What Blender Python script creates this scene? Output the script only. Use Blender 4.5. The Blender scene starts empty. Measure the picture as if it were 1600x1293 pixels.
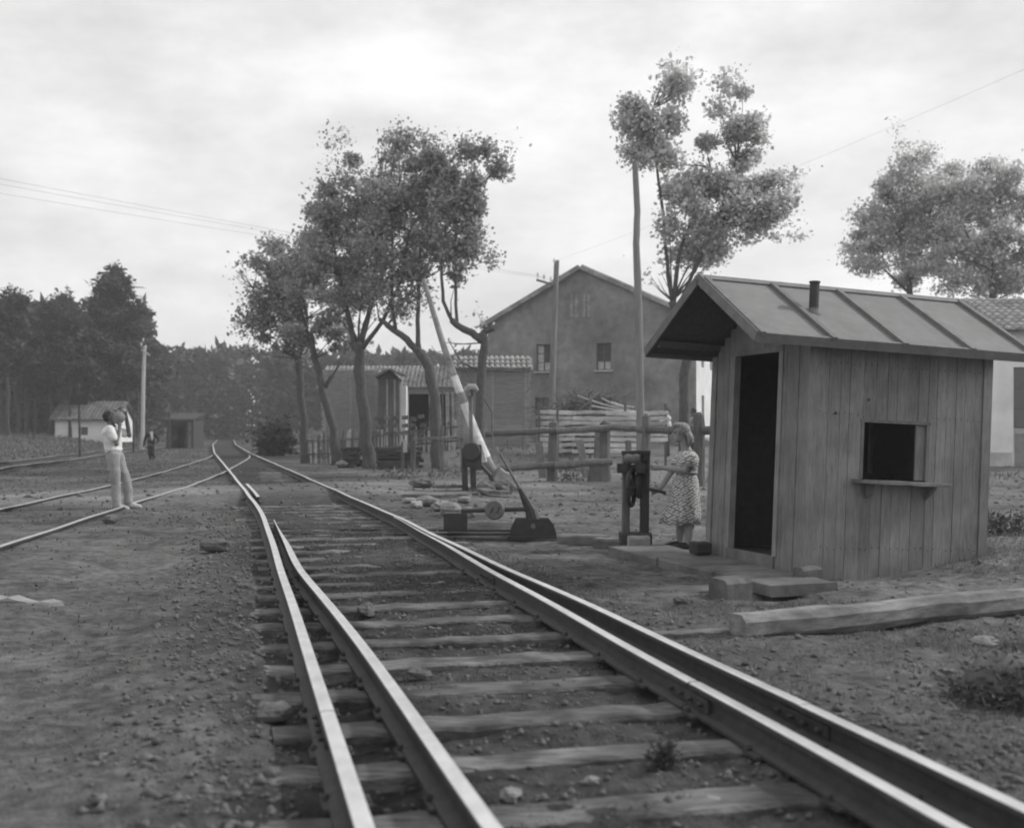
import bpy, math, random
import numpy as np
from mathutils import Vector, Matrix, Quaternion

random.seed(7)
RNG = np.random.default_rng(11)
scene = bpy.context.scene
COL = scene.collection

# ------------------------------------------------------------------ camera
F, CX, HY, H = 1800.0, 800.0, 670.0, 1.40      # focal length, centre and horizon in photo pixels, lens height
cd = bpy.data.cameras.new("camera")
cam = bpy.data.objects.new("camera", cd); COL.objects.link(cam)
cam.location = (0, 0, H); cam.rotation_euler = (math.radians(90), 0, 0)
cd.sensor_width = 36.0; cd.lens = 36.0 * F / 1600.0
cd.shift_y = (HY - 646.5) / 1600.0
cd.clip_start = 0.05; cd.clip_end = 3000
cd.dof.use_dof = True; cd.dof.focus_distance = 13.0; cd.dof.aperture_fstop = 2.0
scene.camera = cam

# ------------------------------------------------------------------ sky and sun
SUN = Vector((0.80, 0.22, 0.62)).normalized()
world = bpy.data.worlds.new("World"); scene.world = world; world.use_nodes = True
wn = world.node_tree; wn.nodes.clear()
out = wn.nodes.new("ShaderNodeOutputWorld"); bg = wn.nodes.new("ShaderNodeBackground")
sky = wn.nodes.new("ShaderNodeTexSky"); sky.sky_type = 'NISHITA'; sky.sun_disc = False
sky.sun_elevation = math.asin(SUN.z); sky.sun_rotation = math.atan2(SUN.x, SUN.y)
sky.air_density = 1.2; sky.dust_density = 3.0
bw = wn.nodes.new("ShaderNodeRGBToBW")
tc = wn.nodes.new("ShaderNodeTexCoord")
mp = wn.nodes.new("ShaderNodeMapping"); mp.inputs['Scale'].default_value = (1.0, 1.0, 2.2)
n1 = wn.nodes.new("ShaderNodeTexNoise"); n1.inputs['Scale'].default_value = 2.6; n1.inputs['Detail'].default_value = 6; n1.inputs['Roughness'].default_value = .5
n2 = wn.nodes.new("ShaderNodeTexNoise"); n2.inputs['Scale'].default_value = 4.2; n2.inputs['Detail'].default_value = 8; n2.inputs['Roughness'].default_value = .58
r1 = wn.nodes.new("ShaderNodeMapRange"); r1.inputs[1].default_value = .36; r1.inputs[2].default_value = .62; r1.inputs[3].default_value = .80; r1.inputs[4].default_value = 1.0
r2 = wn.nodes.new("ShaderNodeMapRange"); r2.inputs[1].default_value = .32; r2.inputs[2].default_value = .68; r2.inputs[3].default_value = 7.4; r2.inputs[4].default_value = 11.6
mx = wn.nodes.new("ShaderNodeMix"); mx.data_type = 'FLOAT'
L = wn.links.new
L(tc.outputs['Generated'], mp.inputs['Vector']); L(mp.outputs[0], n1.inputs['Vector']); L(mp.outputs[0], n2.inputs['Vector'])
L(sky.outputs[0], bw.inputs[0]); L(n1.outputs['Fac'], r1.inputs[0]); L(n2.outputs['Fac'], r2.inputs[0])
L(r1.outputs[0], mx.inputs[0]); L(bw.outputs[0], mx.inputs[2]); L(r2.outputs[0], mx.inputs[3])
L(mx.outputs[0], bg.inputs['Color']); L(bg.outputs[0], out.inputs['Surface'])
bg.inputs['Strength'].default_value = 0.10

sl = bpy.data.lights.new("sun", 'SUN'); sl.energy = 2.8; sl.angle = math.radians(4); sl.color = (1, 0.99, 0.98)
so = bpy.data.objects.new("sun", sl); COL.objects.link(so)
so.rotation_euler = SUN.to_track_quat('Z', 'Y').to_euler(); so.location = (30, 10, 40)

vs = scene.view_settings
vs.view_transform = 'Standard'; vs.look = 'None'; vs.exposure = 0.0; vs.gamma = 1.0; vs.use_curve_mapping = False
scene.cycles.pixel_filter_type = 'BLACKMAN_HARRIS'; scene.cycles.filter_width = 1.9
scene.cycles.use_adaptive_sampling = True; scene.cycles.adaptive_threshold = .025
scene.cycles.max_bounces = 4; scene.cycles.transparent_max_bounces = 6; scene.cycles.volume_bounces = 1
scene.cycles.use_denoising = True

# ------------------------------------------------------------------ helpers
def W(px, py, d):
    return Vector(((px - CX) / F * d, d, H - (py - HY) / F * d))
def GX(px, d): return (px - CX) / F * d

def S(t): t = np.clip(t, 0, 1); return t * t * (3 - 2 * t)

def vnoise(x, y, seed=0):
    c_, s_ = math.cos(seed * 1.37 + .5), math.sin(seed * 1.37 + .5); x, y = x * c_ - y * s_, x * s_ + y * c_
    xi = np.floor(x).astype(np.int64); yi = np.floor(y).astype(np.int64)
    fx = x - xi; fy = y - yi
    def hsh(a, b):
        n = (a * 374761393 + b * 668265263 + seed * 982451653) & 0x7fffffff
        n = ((n ^ (n >> 13)) * 1274126177) & 0x7fffffff
        return ((n ^ (n >> 16)) & 0xffff) / 65535.0
    u = fx * fx * (3 - 2 * fx); v = fy * fy * (3 - 2 * fy)
    a = hsh(xi, yi); b = hsh(xi + 1, yi); c = hsh(xi, yi + 1); e = hsh(xi + 1, yi + 1)
    return (a + (b - a) * u) * (1 - v) + (c + (e - c) * u) * v - .5

# rail lines, lateral X as a function of distance Y
DD = np.arange(-8, 330, .25)
def line(pts, sm=5):
    p = np.array(pts, float)
    x = np.interp(DD, p[:, 0], p[:, 1])
    s0 = (p[1, 1] - p[0, 1]) / (p[1, 0] - p[0, 0]); s1 = (p[-1, 1] - p[-2, 1]) / (p[-1, 0] - p[-2, 0])
    x = np.where(DD < p[0, 0], p[0, 1] + s0 * (DD - p[0, 0]), x)
    x = np.where(DD > p[-1, 0], p[-1, 1] + s1 * (DD - p[-1, 0]), x)
    k = sm * 4 + 1
    ker = np.hanning(k + 2)[1:-1]; ker /= ker.sum()
    xp = np.concatenate([x[0] + (x[1] - x[0]) * np.arange(-(k // 2), 0), x, x[-1] + (x[-1] - x[-2]) * np.arange(1, k // 2 + 1)])
    return np.convolve(xp, ker, 'valid')
ML = line([(-8, 2.327), (3.554, -.45), (17.03, -3.69), (23.3, -5.40), (34.6, -8.5), (60, -15.5), (92, -23.9), (201, -50.7), (320, -78)], 4)
GA = 1.835
SEPR = np.interp(DD, [-8, 3.6, 6.6, 9.15, 10.8, 13, 16.5], [.75, .335, .30, .225, .15, .085, .066])
SEPL = np.interp(DD, [-8, 3.55, 6.57, 8.26, 10.4, 15.6], [.85, .39, .33, .25, .16, .125])
KER = np.hanning(13)[1:-1]; KER /= KER.sum()
SEPR = np.convolve(np.pad(SEPR, 5, 'edge'), KER, 'valid'); SEPL = np.convolve(np.pad(SEPL, 5, 'edge'), KER, 'valid')
BRC = line([(-8, -4.2), (8, -6.0), (12.6, -6.5), (18, -7.25), (26, -8.2), (33.5, -9.35), (44, -11.25), (52, -12.75), (60, -14.6), (92, -23.0), (201, -49.8), (320, -77)], 4)
T3 = line([(-8, -8), (33, -15.2), (36.9, -16.4), (49.2, -18.6), (63, -21.2), (82, -24.8), (110, -30.5), (138, -36.3), (201, -50.7), (320, -78)], 5)
def fx(arr, y): return np.interp(y, DD, arr)

def road_mask(x, y):
    c = np.interp(x, [-14, -7, -2, 3, 8, 20], [21, 23.5, 28, 36, 40, 44])
    w = np.interp(x, [-14, -7, -2, 3, 8, 20], [3.0, 3.2, 4.2, 6.5, 7, 7])
    return S(1.35 - np.abs(y - c) / w)

SHC = Vector((2.65, 10.5, 0)); WD = Vector((.949, .3155, 0)).normalized(); DR = Vector((-WD.y, WD.x, 0))  # shed corner, window wall, door wall

def ground_h(x, y, fine=True):
    x = np.asarray(x, float); y = np.asarray(y, float)
    s = x - fx(ML, y) - GA / 2
    z = .05 * vnoise(x / 2.3, y / 2.3, 1) + .025 * vnoise(x / .8, y / .8, 2)
    if fine:
        near = np.clip(1.3 - np.abs(y) / 45, .15, 1)
        z = z + near * (.040 * vnoise(x / .33, y / .33, 3) + .018 * vnoise(x / .12, y / .12, 4) + .016 * vnoise(x / .05, y / .05, 5))
    # four foot between the near rails lies a little lower than the yard
    tr = S(1.6 - np.abs(s - .15) / 1.1) * S((20.5 - y) / 2.5)
    z = z * (1 + .15 * tr) + (.016 - .030 * S((7.5 - y) / 4)) * tr + .042 * S((-1.08 - s) / .14) * S((18 - y) / 3) * S((s + 2.2) / .8)
    z = z + .035 * S((s - 1.25) / .25) * S((14 - y) / 3) * S((3.2 - s) / 1.2)
    z = z - .045 * S(1 - np.abs(s + .78) / .42) * S((15.5 - y) / 3)
    # crossing roadway brings the ground up to the rail heads
    rd = road_mask(x, y)
    z = z * (1 - .75 * rd) + .02 * rd
    cr = rd * S(1.5 - np.abs(s) / 2.4)
    z = z * (1 - cr) + .135 * cr
    # branch tracks sit sunk in the yard
    b = np.abs(x - fx(BRC, y)); bm = S(1.5 - b / 2.2) * S((58 - y) / 8)
    z = z * (1 - .5 * bm) + .07 * bm
    # right hand bank rising to the timber yard and the house
    bank = S((s - 3.2) / 6) * S((y - 37) / 11)
    z = z + .8 * bank
    # left hand bank beyond the third track
    sl3 = fx(T3, y) - x
    z = z + (.75 * S((sl3 - 2.2) / 7) * S((y - 30) / 25)) + 1.2 * S((sl3 - 10) / 40) * S((y - 60) / 40)
    z = z + 1.0 * S((y - 110) / 60) * S((np.abs(s) - 3) / 20)
    # earth banked against the back of the shed
    z = z + .27 * np.exp(-((x - 5.3) ** 2 + (y - 11.6) ** 2) / 2.6)
    z = z + .05 * np.exp(-((x - 2.6) ** 2 + (y - 8.9) ** 2) / .5)
    # washed out hollows under the walkway
    for (px, py, r, dp) in ((1.70, 10.0, .24, .42), (2.16, 9.62, .24, .42), (1.9, 9.8, .2, .14), (2.7, 7.75, .16, .12)):
        z = z - dp * np.exp(-((x - px) ** 2 + (y - py) ** 2) / (r * r))
    return z
def gh(x, y): return float(ground_h(np.array([x]), np.array([y]))[0])

class MB:
    def __init__(s): s.v = []; s.f = []; s.m = []
    def add(s, vs, fs, mi=0):
        o = len(s.v); s.v.extend([tuple(a) for a in vs]); s.f.extend([tuple(i + o for i in f) for f in fs]); s.m.extend([mi] * len(fs)); return s
    def frame(s, o, ax, ay, az, a0, a1, b0, b1, c0, c1, mi=0):
        P = [o + ax * a + ay * b + az * c for c in (c0, c1) for b in (b0, b1) for a in (a0, a1)]
        return s.add(P, [(0, 2, 3, 1), (4, 5, 7, 6), (0, 1, 5, 4), (2, 6, 7, 3), (0, 4, 6, 2), (1, 3, 7, 5)], mi)
    def box(s, c, size, rz=0, mi=0):
        R = Matrix.Rotation(rz, 3, 'Z'); c = Vector(c); a, b, h = [q / 2 for q in size]
        return s.frame(c, R @ Vector((1, 0, 0)), R @ Vector((0, 1, 0)), Vector((0, 0, 1)), -a, a, -b, b, -h, h, mi)
    def beam(s, p0, p1, w, h, up=(0, 0, 1), mi=0):
        p0, p1 = Vector(p0), Vector(p1); t = (p1 - p0); l = t.length; t.normalize()
        sd = t.cross(Vector(up)); sd = sd.normalized() if sd.length > 1e-4 else Vector((1, 0, 0)); u = sd.cross(t)
        return s.frame(p0, t, sd, u, 0, l, -w / 2, w / 2, -h / 2, h / 2, mi)
    def timber(s, p0, p1, w, h, seed=0, jit=.006, n=6, up=(0, 0, 1), ch=.12, taper=1.0, mi=0):
        """a sawn or hewn piece of wood: chamfered section, uneven along its length"""
        r = random.Random(seed); p0, p1 = Vector(p0), Vector(p1); t = (p1 - p0); t.normalize()
        sd = t.cross(Vector(up)); sd = sd.normalized() if sd.length > 1e-4 else Vector((1, 0, 0)); u = sd.cross(t)
        c = ch * min(w, h); W2, H2 = w / 2, h / 2
        sec = [(-W2 + c, -H2), (W2 - c, -H2), (W2, -H2 + c), (W2, H2 - c), (W2 - c, H2), (-W2 + c, H2), (-W2, H2 - c), (-W2, -H2 + c)]
        vs = []; bx = r.uniform(-1, 1) * jit; by = r.uniform(-1, 1) * jit
        for i in range(n + 1):
            q = p0.lerp(p1, i / n); k = 1 + (taper - 1) * i / n
            ox = bx + r.uniform(-1, 1) * jit; oy = by + r.uniform(-1, 1) * jit
            for a, b in sec:
                vs.append(q + sd * (a * k + ox + r.uniform(-1, 1) * jit * .6) + u * (b * k + oy + r.uniform(-1, 1) * jit * .6))
        fs = [(i * 8 + j, i * 8 + (j + 1) % 8, (i + 1) * 8 + (j + 1) % 8, (i + 1) * 8 + j) for i in range(n) for j in range(8)]
        fs.append(tuple(range(7, -1, -1))); fs.append(tuple(n * 8 + j for j in range(8)))
        return s.add(vs, fs, mi)
    def tube(s, pts, rad, n=8, mi=0, seed=None, jit=0, flat=None):
        pts = [Vector(p) for p in pts]
        if not hasattr(rad, '__len__'): rad = [rad] * len(pts)
        r = random.Random(seed); vs = []; ref = None
        for i, p in enumerate(pts):
            t = (pts[min(i + 1, len(pts) - 1)] - pts[max(i - 1, 0)]).normalized()
            if ref is None:
                ref = t.cross(Vector((.3, .95, .1)));
                if ref.length < .1: ref = t.cross(Vector((1, 0, 0)))
            a = (ref - t * ref.dot(t)).normalized(); b = t.cross(a); ref = a
            for k in range(n):
                an = 2 * math.pi * k / n; q = rad[i] * (1 + (r.uniform(-jit, jit) if jit else 0))
                vs.append(p + a * math.cos(an) * q * (flat[i] if flat else 1) + b * math.sin(an) * q)
        m = len(pts)
        fs = [(i * n + j, i * n + (j + 1) % n, (i + 1) * n + (j + 1) % n, (i + 1) * n + j) for i in range(m - 1) for j in range(n)]
        fs.append(tuple(range(n - 1, -1, -1))); fs.append(tuple((m - 1) * n + j for j in range(n)))
        return s.add(vs, fs, mi)
    def ball(s, c, r, nu=10, nv=7, jit=0, seed=0, mi=0, R=None):
        rr = random.Random(seed); c = Vector(c); r = Vector(r) if hasattr(r, '__len__') else Vector((r, r, r)); vs = []
        def P(a, b):
            q = 1 + rr.uniform(-jit, jit)
            p = Vector((math.sin(b) * math.cos(a) * r.x, math.sin(b) * math.sin(a) * r.y, math.cos(b) * r.z)) * q
            return c + (R @ p if R else p)
        vs.append(P(0, 0))
        for j in range(1, nv):
            for i in range(nu): vs.append(P(2 * math.pi * i / nu, math.pi * j / nv))
        vs.append(P(0, math.pi)); e = len(vs) - 1
        fs = [(0, 1 + i, 1 + (i + 1) % nu) for i in range(nu)]
        for j in range(nv - 2):
            a = 1 + j * nu; b = a + nu
            fs += [(a + i, b + i, b + (i + 1) % nu, a + (i + 1) % nu) for i in range(nu)]
        a = 1 + (nv - 2) * nu
        fs += [(a + i, e, a + (i + 1) % nu) for i in range(nu)]
        return s.add(vs, fs, mi)
    def lathe(s, c, prof, n=14, ax=None, mi=0):
        """profile of (radius, height) about axis ax through c"""
        c = Vector(c); ax = Vector(ax).normalized() if ax is not None else Vector((0, 0, 1))
        a = ax.orthogonal().normalized(); b = ax.cross(a); vs = []
        for r_, z_ in prof:
            for k in range(n):
                an = 2 * math.pi * k / n; vs.append(c + ax * z_ + a * (math.cos(an) * r_) + b * (math.sin(an) * r_))
        m = len(prof)
        fs = [(i * n + j, i * n + (j + 1) % n, (i + 1) * n + (j + 1) % n, (i + 1) * n + j) for i in range(m - 1) for j in range(n)]
        fs.append(tuple(range(n - 1, -1, -1))); fs.append(tuple((m - 1) * n + j for j in range(n)))
        return s.add(vs, fs, mi)
    def build(s, name, mat, parent=None, smooth=False):
        off = Vector((0, 0, 0)); p = parent
        while p is not None: off += p.location; p = p.parent
        me = bpy.data.meshes.new(name)
        me.from_pydata([(a[0] - off.x, a[1] - off.y, a[2] - off.z) for a in s.v], [], s.f)
        mats = mat if isinstance(mat, (list, tuple)) else [mat]
        for m_ in mats:
            if m_: me.materials.append(m_)
        if len(mats) > 1: me.polygons.foreach_set('material_index', s.m)
        if smooth: me.polygons.foreach_set('use_smooth', [True] * len(me.polygons))
        me.update()
        o = bpy.data.objects.new(name, me); COL.objects.link(o); o.parent = parent
        return o

def tag(o, label=None, cat=None, group=None, kind=None):
    if label: o['label'] = label
    if cat: o['category'] = cat
    if group: o['group'] = group
    if kind: o['kind'] = kind
    return o
def empty(name, loc, label=None, cat=None, group=None, kind=None):
    o = bpy.data.objects.new(name, None); COL.objects.link(o); o.location = loc; o.empty_display_size = .2
    return tag(o, label, cat, group, kind)
def copy_tree(o, parent=None):
    c = o.copy(); COL.objects.link(c); c.parent = parent
    for ch in list(o.children): copy_tree(ch, c)
    return c

# ------------------------------------------------------------------ materials (the photograph is black and white: every colour is a grey)
def mat(name, base, var=.25, scale=6.0, rough=.85, bump=.3, bscale=40.0, metal=0.0, stretch=(1, 1, 1), stain=0.0, stscale=1.2, attr=None, spec=.25, island=0.0):
    m = bpy.data.materials.new(name); m.use_nodes = True; nt = m.node_tree; N = nt.nodes; K = nt.links.new
    b = N['Principled BSDF']; b.inputs['Roughness'].default_value = rough; b.inputs['Metallic'].default_value = metal
    b.inputs['Specular IOR Level'].default_value = spec
    t = N.new('ShaderNodeTexCoord'); mp_ = N.new('ShaderNodeMapping'); mp_.inputs['Scale'].default_value = stretch; K(t.outputs['Object'], mp_.inputs['Vector'])
    a = N.new('ShaderNodeTexNoise'); a.inputs['Scale'].default_value = scale; a.inputs['Detail'].default_value = 6; a.inputs['Roughness'].default_value = .62; K(mp_.outputs[0], a.inputs['Vector'])
    r_ = N.new('ShaderNodeMapRange'); r_.inputs[1].default_value = .25; r_.inputs[2].default_value = .75; r_.inputs[3].default_value = base * (1 - var); r_.inputs[4].default_value = base * (1 + var); K(a.outputs['Fac'], r_.inputs[0])
    val = r_.outputs[0]
    if stain > 0:
        c = N.new('ShaderNodeTexNoise'); c.inputs['Scale'].default_value = stscale; c.inputs['Detail'].default_value = 4; K(t.outputs['Object'], c.inputs['Vector'])
        q = N.new('ShaderNodeMapRange'); q.inputs[1].default_value = .35; q.inputs[2].default_value = .65; q.inputs[3].default_value = 1 - stain; q.inputs[4].default_value = 1 + stain * .6; K(c.outputs['Fac'], q.inputs[0])
        w = N.new('ShaderNodeMath'); w.operation = 'MULTIPLY'; K(val, w.inputs[0]); K(q.outputs[0], w.inputs[1]); val = w.outputs[0]
    if island > 0:
        g = N.new('ShaderNodeObjectInfo'); q = N.new('ShaderNodeMapRange'); q.inputs[3].default_value = 1 - island; q.inputs[4].default_value = 1 + island; K(g.outputs['Random'], q.inputs[0])
        w = N.new('ShaderNodeMath'); w.operation = 'MULTIPLY'; K(val, w.inputs[0]); K(q.outputs[0], w.inputs[1]); val = w.outputs[0]
    if attr:
        at = N.new('ShaderNodeAttribute'); at.attribute_name = attr; w = N.new('ShaderNodeMath'); w.operation = 'MULTIPLY'; K(val, w.inputs[0]); K(at.outputs['Fac'], w.inputs[1]); val = w.outputs[0]
    K(val, b.inputs['Base Color'])
    if bump > 0:
        e = N.new('ShaderNodeTexNoise'); e.inputs['Scale'].default_value = bscale; e.inputs['Detail'].default_value = 5; K(mp_.outputs[0], e.inputs['Vector'])
        bp = N.new('ShaderNodeBump'); bp.inputs['Strength'].default_value = bump; bp.inputs['Distance'].default_value = .02; K(e.outputs['Fac'], bp.inputs['Height']); K(bp.outputs[0], b.inputs['Normal'])
    return m
def leafmat(name, base, var=.5, trans=.35):
    m = bpy.data.materials.new(name); m.use_nodes = True; nt = m.node_tree; N = nt.nodes; K = nt.links.new
    N.remove(N['Principled BSDF']); o = N['Material Output']
    at = N.new('ShaderNodeAttribute'); at.attribute_name = 'tone'
    r_ = N.new('ShaderNodeMapRange'); r_.inputs[3].default_value = base * (1 - var); r_.inputs[4].default_value = base * (1 + var); K(at.outputs['Fac'], r_.inputs[0])
    d = N.new('ShaderNodeBsdfDiffuse'); t = N.new('ShaderNodeBsdfTranslucent'); g = N.new('ShaderNodeBsdfGlossy'); g.inputs['Roughness'].default_value = .5
    K(r_.outputs[0], d.inputs['Color']); K(r_.outputs[0], t.inputs['Color']); g.inputs['Color'].default_value = (.5, .5, .5, 1)
    x = N.new('ShaderNodeMixShader'); x.inputs[0].default_value = trans; K(d.outputs[0], x.inputs[1]); K(t.outputs[0], x.inputs[2])
    y = N.new('ShaderNodeMixShader'); y.inputs[0].default_value = .04; K(x.outputs[0], y.inputs[1]); K(g.outputs[0], y.inputs[2]); K(y.outputs[0], o.inputs['Surface'])
    return m

M = dict(
    ground=mat('ground_cinders', .095, .6, 11, .95, .8, 50, attr='tone', stain=.3, stscale=.55, spec=.1),
    rail=mat('rusty_rail_side', .055, .3, 14, .7, .3, 60, stain=.2),
    railhead=mat('worn_rail_head', .74, .10, 22, .38, .12, 60, metal=.75, stretch=(1, .25, 1), stain=.12, stscale=5),
    railold=mat('dull_rail_head', .42, .22, 5, .5, .1, 90, metal=.4, stretch=(6, .5, 1)),
    sleeper=mat('weathered_sleeper', .165, .75, 6, .92, .9, 26, stretch=(1.1, 9, 9), stain=.55, stscale=3.4, island=.22),
    stone=mat('pale_stone', .22, .35, 9, .9, .5, 45, island=.2),
    beam=mat('weathered_beam', .23, .5, 4, .9, .6, 30, stretch=(1.2, 3.5, 7), stain=.35, stscale=3.0),
    gravel=mat('gravel_stone', .12, .55, 5, .92, .3, 60),
    plank=mat('shed_plank', .215, .28, 6, .85, .5, 45, stretch=(8, 8, .9), stain=.22, stscale=2.4, island=.12),
    shedtrim=mat('shed_trim', .15, .3, 4, .85, .3, 30, stretch=(4, 4, 1), island=.15),
    shedroof=mat('roofing_felt', .185, .12, 9, .8, .3, 90, stain=.10, stscale=2),
    roofrib=mat('roof_batten', .16, .25, 8, .8, .3, 40, island=.12),
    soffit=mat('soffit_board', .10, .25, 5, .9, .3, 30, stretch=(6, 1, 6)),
    concrete=mat('rough_concrete', .135, .45, 4, .93, .4, 40, stain=.25, stscale=1.4),
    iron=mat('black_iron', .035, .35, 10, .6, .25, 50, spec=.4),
    irongrey=mat('grey_iron', .13, .35, 10, .6, .3, 50),
    oldwood=mat('old_grey_wood', .135, .4, 5, .9, .5, 30, stretch=(3, 3, .6), stain=.25, island=.2),
    darkwood=mat('tarred_wood', .05, .4, 5, .9, .5, 30, island=.25),
    slab=mat('pale_slab_board', .48, .35, 4, .9, .4, 25, stretch=(.6, 4, 4), stain=.25, island=.22),
    lumber=mat('stacked_lumber', .32, .4, 4, .9, .4, 25, stretch=(.7, .7, 8), island=.1),
    whitepaint=mat('worn_white_paint', .66, .22, 6, .7, .2, 40, stain=.3, stscale=2.6),
    greypaint=mat('faded_dark_paint', .27, .3, 6, .75, .2, 40, stain=.3, stscale=2.6),
    pole=mat('telegraph_pole_wood', .20, .35, 3, .9, .4, 30, stretch=(5, 5, .35)),
    polepale=mat('pale_pole_wood', .42, .25, 3, .9, .3, 30, stretch=(5, 5, .35)),
    bark=mat('tree_bark', .085, .45, 7, .95, .8, 22, stretch=(2, 2, .7)),
    barkdark=mat('pine_bark', .06, .45, 5, .95, .6, 14, stretch=(2, 2, .5)),
    plastergrey=mat('grey_render', .23, .3, 2.6, .92, .3, 30, stain=.3, stscale=.45),  # on the house gable its backlit shade is put into this grey
    plasterwhite=mat('whitewash', .70, .08, 1.5, .9, .15, 30, stain=.12, stscale=.7),
    dado=mat('dado_plaster', .42, .2, 3, .9, .2, 30, stain=.2),
    tile=mat('clay_roof_tile', .27, .4, 5, .88, .4, 40, stain=.3, stscale=1.5, island=.25),
    tiledark=mat('dark_roof_tile', .17, .4, 5, .88, .4, 40, stain=.3, stscale=1.5, island=.2),
    frame=mat('dark_window_frame', .10, .2, 5, .7, .1),
    pane=mat('window_glass', .06, .2, 2, .12, 0, spec=.6),
    curtain=mat('pale_curtain', .45, .3, 6, .9, .2),
    skin=mat('skin', .27, .12, 8, .6, .05),
    skindark=mat('tanned_skin', .12, .15, 8, .6, .05),
    shirt=mat('white_cotton', .62, .12, 6, .9, .5, 14),
    trousers=mat('light_trousers', .27, .28, 5, .9, .6, 12, stretch=(1, 1, .5)),
    suit=mat('dark_suit', .03, .3, 8, .85, .3, 30),
    hair=mat('brown_hair', .22, .6, 20, .6, .5, 60, stretch=(3, 3, .6)),
    hairdark=mat('dark_hair', .03, .4, 20, .6, .4, 60),
    shoe=mat('dark_shoe', .04, .3, 8, .6, .1),
    shoelight=mat('canvas_shoe', .4, .2, 8, .8, .2),
    clay=mat('clay_jug', .20, .2, 6, .6, .15),
    leafmid=leafmat('plane_leaf_flare', .36, .5, .5),  # base raised: lens flare over the crowns is put into the leaf colour
    leafpale=leafmat('pale_plane_leaf_lit', .58, .4, .55),  # paler leaves, with sunlit brightness also put into the colour
    needle=leafmat('pine_needle', .06, .55, .25),
    grass=leafmat('dry_grass', .15, .6, .35),
    weed=leafmat('weed_leaf', .085, .6, .3),
)

def scatter_cards(name, P, size, mat_, parent=None, up=.5, aspect=.6, tone=None, rng=RNG):
    """many small leaf blades at points P (n,3), each a folded diamond with its own size, direction and tone"""
    n = len(P); P = np.asarray(P)
    if parent is not None: P = P - np.array(parent.location)
    d = rng.normal(size=(n, 3)); d[:, 2] = d[:, 2] * (1 - up) + up * np.abs(d[:, 2]) * 1.4
    d /= np.linalg.norm(d, axis=1)[:, None]
    q = rng.normal(size=(n, 3)); q -= d * (q * d).sum(1)[:, None]; q /= np.linalg.norm(q, axis=1)[:, None]
    s = (size * np.clip(rng.lognormal(0, .35, n), .4, 2.2))[:, None] if not hasattr(size, '__len__') else np.asarray(size)[:, None]
    nrm = np.cross(d, q)
    v = np.stack([P, P + d * s * .5 + q * s * aspect * .5, P + d * s + nrm * s * .15, P + d * s * .5 - q * s * aspect * .5], 1).reshape(-1, 3)
    me = bpy.data.meshes.new(name)
    me.vertices.add(4 * n); me.vertices.foreach_set('co', v.ravel())
    me.loops.add(4 * n); me.loops.foreach_set('vertex_index', np.arange(4 * n, dtype=np.int32))
    me.polygons.add(n); me.polygons.foreach_set('loop_start', np.arange(0, 4 * n, 4, dtype=np.int32)); me.polygons.foreach_set('loop_total', np.full(n, 4, np.int32))
    a = me.attributes.new('tone', 'FLOAT', 'POINT')
    t = rng.uniform(0, 1, n) if tone is None else tone
    a.data.foreach_set('value', np.repeat(t, 4).astype(np.float32))
    me.materials.append(mat_); me.update(); me.validate()
    o = bpy.data.objects.new(name, me); COL.objects.link(o); o.parent = parent
    return o

# ================================================================== GROUND
def make_ground():
    ys = [-40, -25, -15, -8, -4, -1, .6]
    y = 1.5
    while y < 620:
        ys.append(y); y += max(.035, .0042 * y) if y < 30 else .022 * y
    ys = np.array(ys)
    nx = 460
    u = np.linspace(-1, 1, nx); u = .72 * u + .28 * u ** 3
    X = []; Y = []
    for yy in ys:
        w = 6 + 1.15 * abs(yy); c = -.06 * max(yy, 0)
        X.append(c + u * w); Y.append(np.full(nx, yy))
    X = np.array(X); Y = np.array(Y); Z = ground_h(X, Y)
    s = X - fx(ML, Y) - GA / 2
    rd = road_mask(X, Y) * (1 - .35 * S(1.4 - np.abs(s) / 1.6))
    nf = np.clip(1.4 - Y / 40, .3, 1)
    tone = 1.0 + .45 * vnoise(X / 1.7, Y / 1.7, 21) + nf * (.45 * vnoise(X / .45, Y / .45, 22) + .5 * vnoise(X / .16, Y / .16, 24) + .3 * vnoise(X / .07, Y / .07, 25))
    tone *= 1 - .42 * S(1.5 - np.abs(s - .1) / 1.25)                       # oily ballast in the four foot
    tone *= 1 - .25 * S(1 - np.abs(s + 1.1) / .6) * S((17 - Y) / 4)
    tone = tone * (1 - rd) + rd * (1.85 + .35 * vnoise(X / 1.3, Y / .6, 23))   # pale beaten road
    rt = S((s - 2.2) / 1.5) * S((Y - 4) / 8) * (1 - rd); tone *= 1 + .38 * rt
    tone *= 1 - .2 * S((Y - 45) / 20)
    n = X.size; ny = len(ys)
    me = bpy.data.meshes.new('ground')
    me.vertices.add(n); me.vertices.foreach_set('co', np.stack([X, Y, Z], -1).ravel())
    idx = np.arange(n).reshape(ny, nx)
    q = np.stack([idx[:-1, :-1], idx[:-1, 1:], idx[1:, 1:], idx[1:, :-1]], -1).reshape(-1, 4)
    me.loops.add(q.size); me.loops.foreach_set('vertex_index', q.ravel().astype(np.int32))
    me.polygons.add(len(q)); me.polygons.foreach_set('loop_start', np.arange(0, q.size, 4, dtype=np.int32)); me.polygons.foreach_set('loop_total', np.full(len(q), 4, np.int32))
    me.polygons.foreach_set('use_smooth', np.ones(len(q), bool))
    a = me.attributes.new('tone', 'FLOAT', 'POINT'); a.data.foreach_set('value', np.clip(tone, .3, 3).ravel().astype(np.float32))
    me.materials.append(M['ground']); me.update(); me.validate()
    o = bpy.data.objects.new('ground', me); COL.objects.link(o)
    return tag(o, 'dark cinder yard with a pale beaten road over the crossing', kind='structure')
make_ground()

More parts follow.
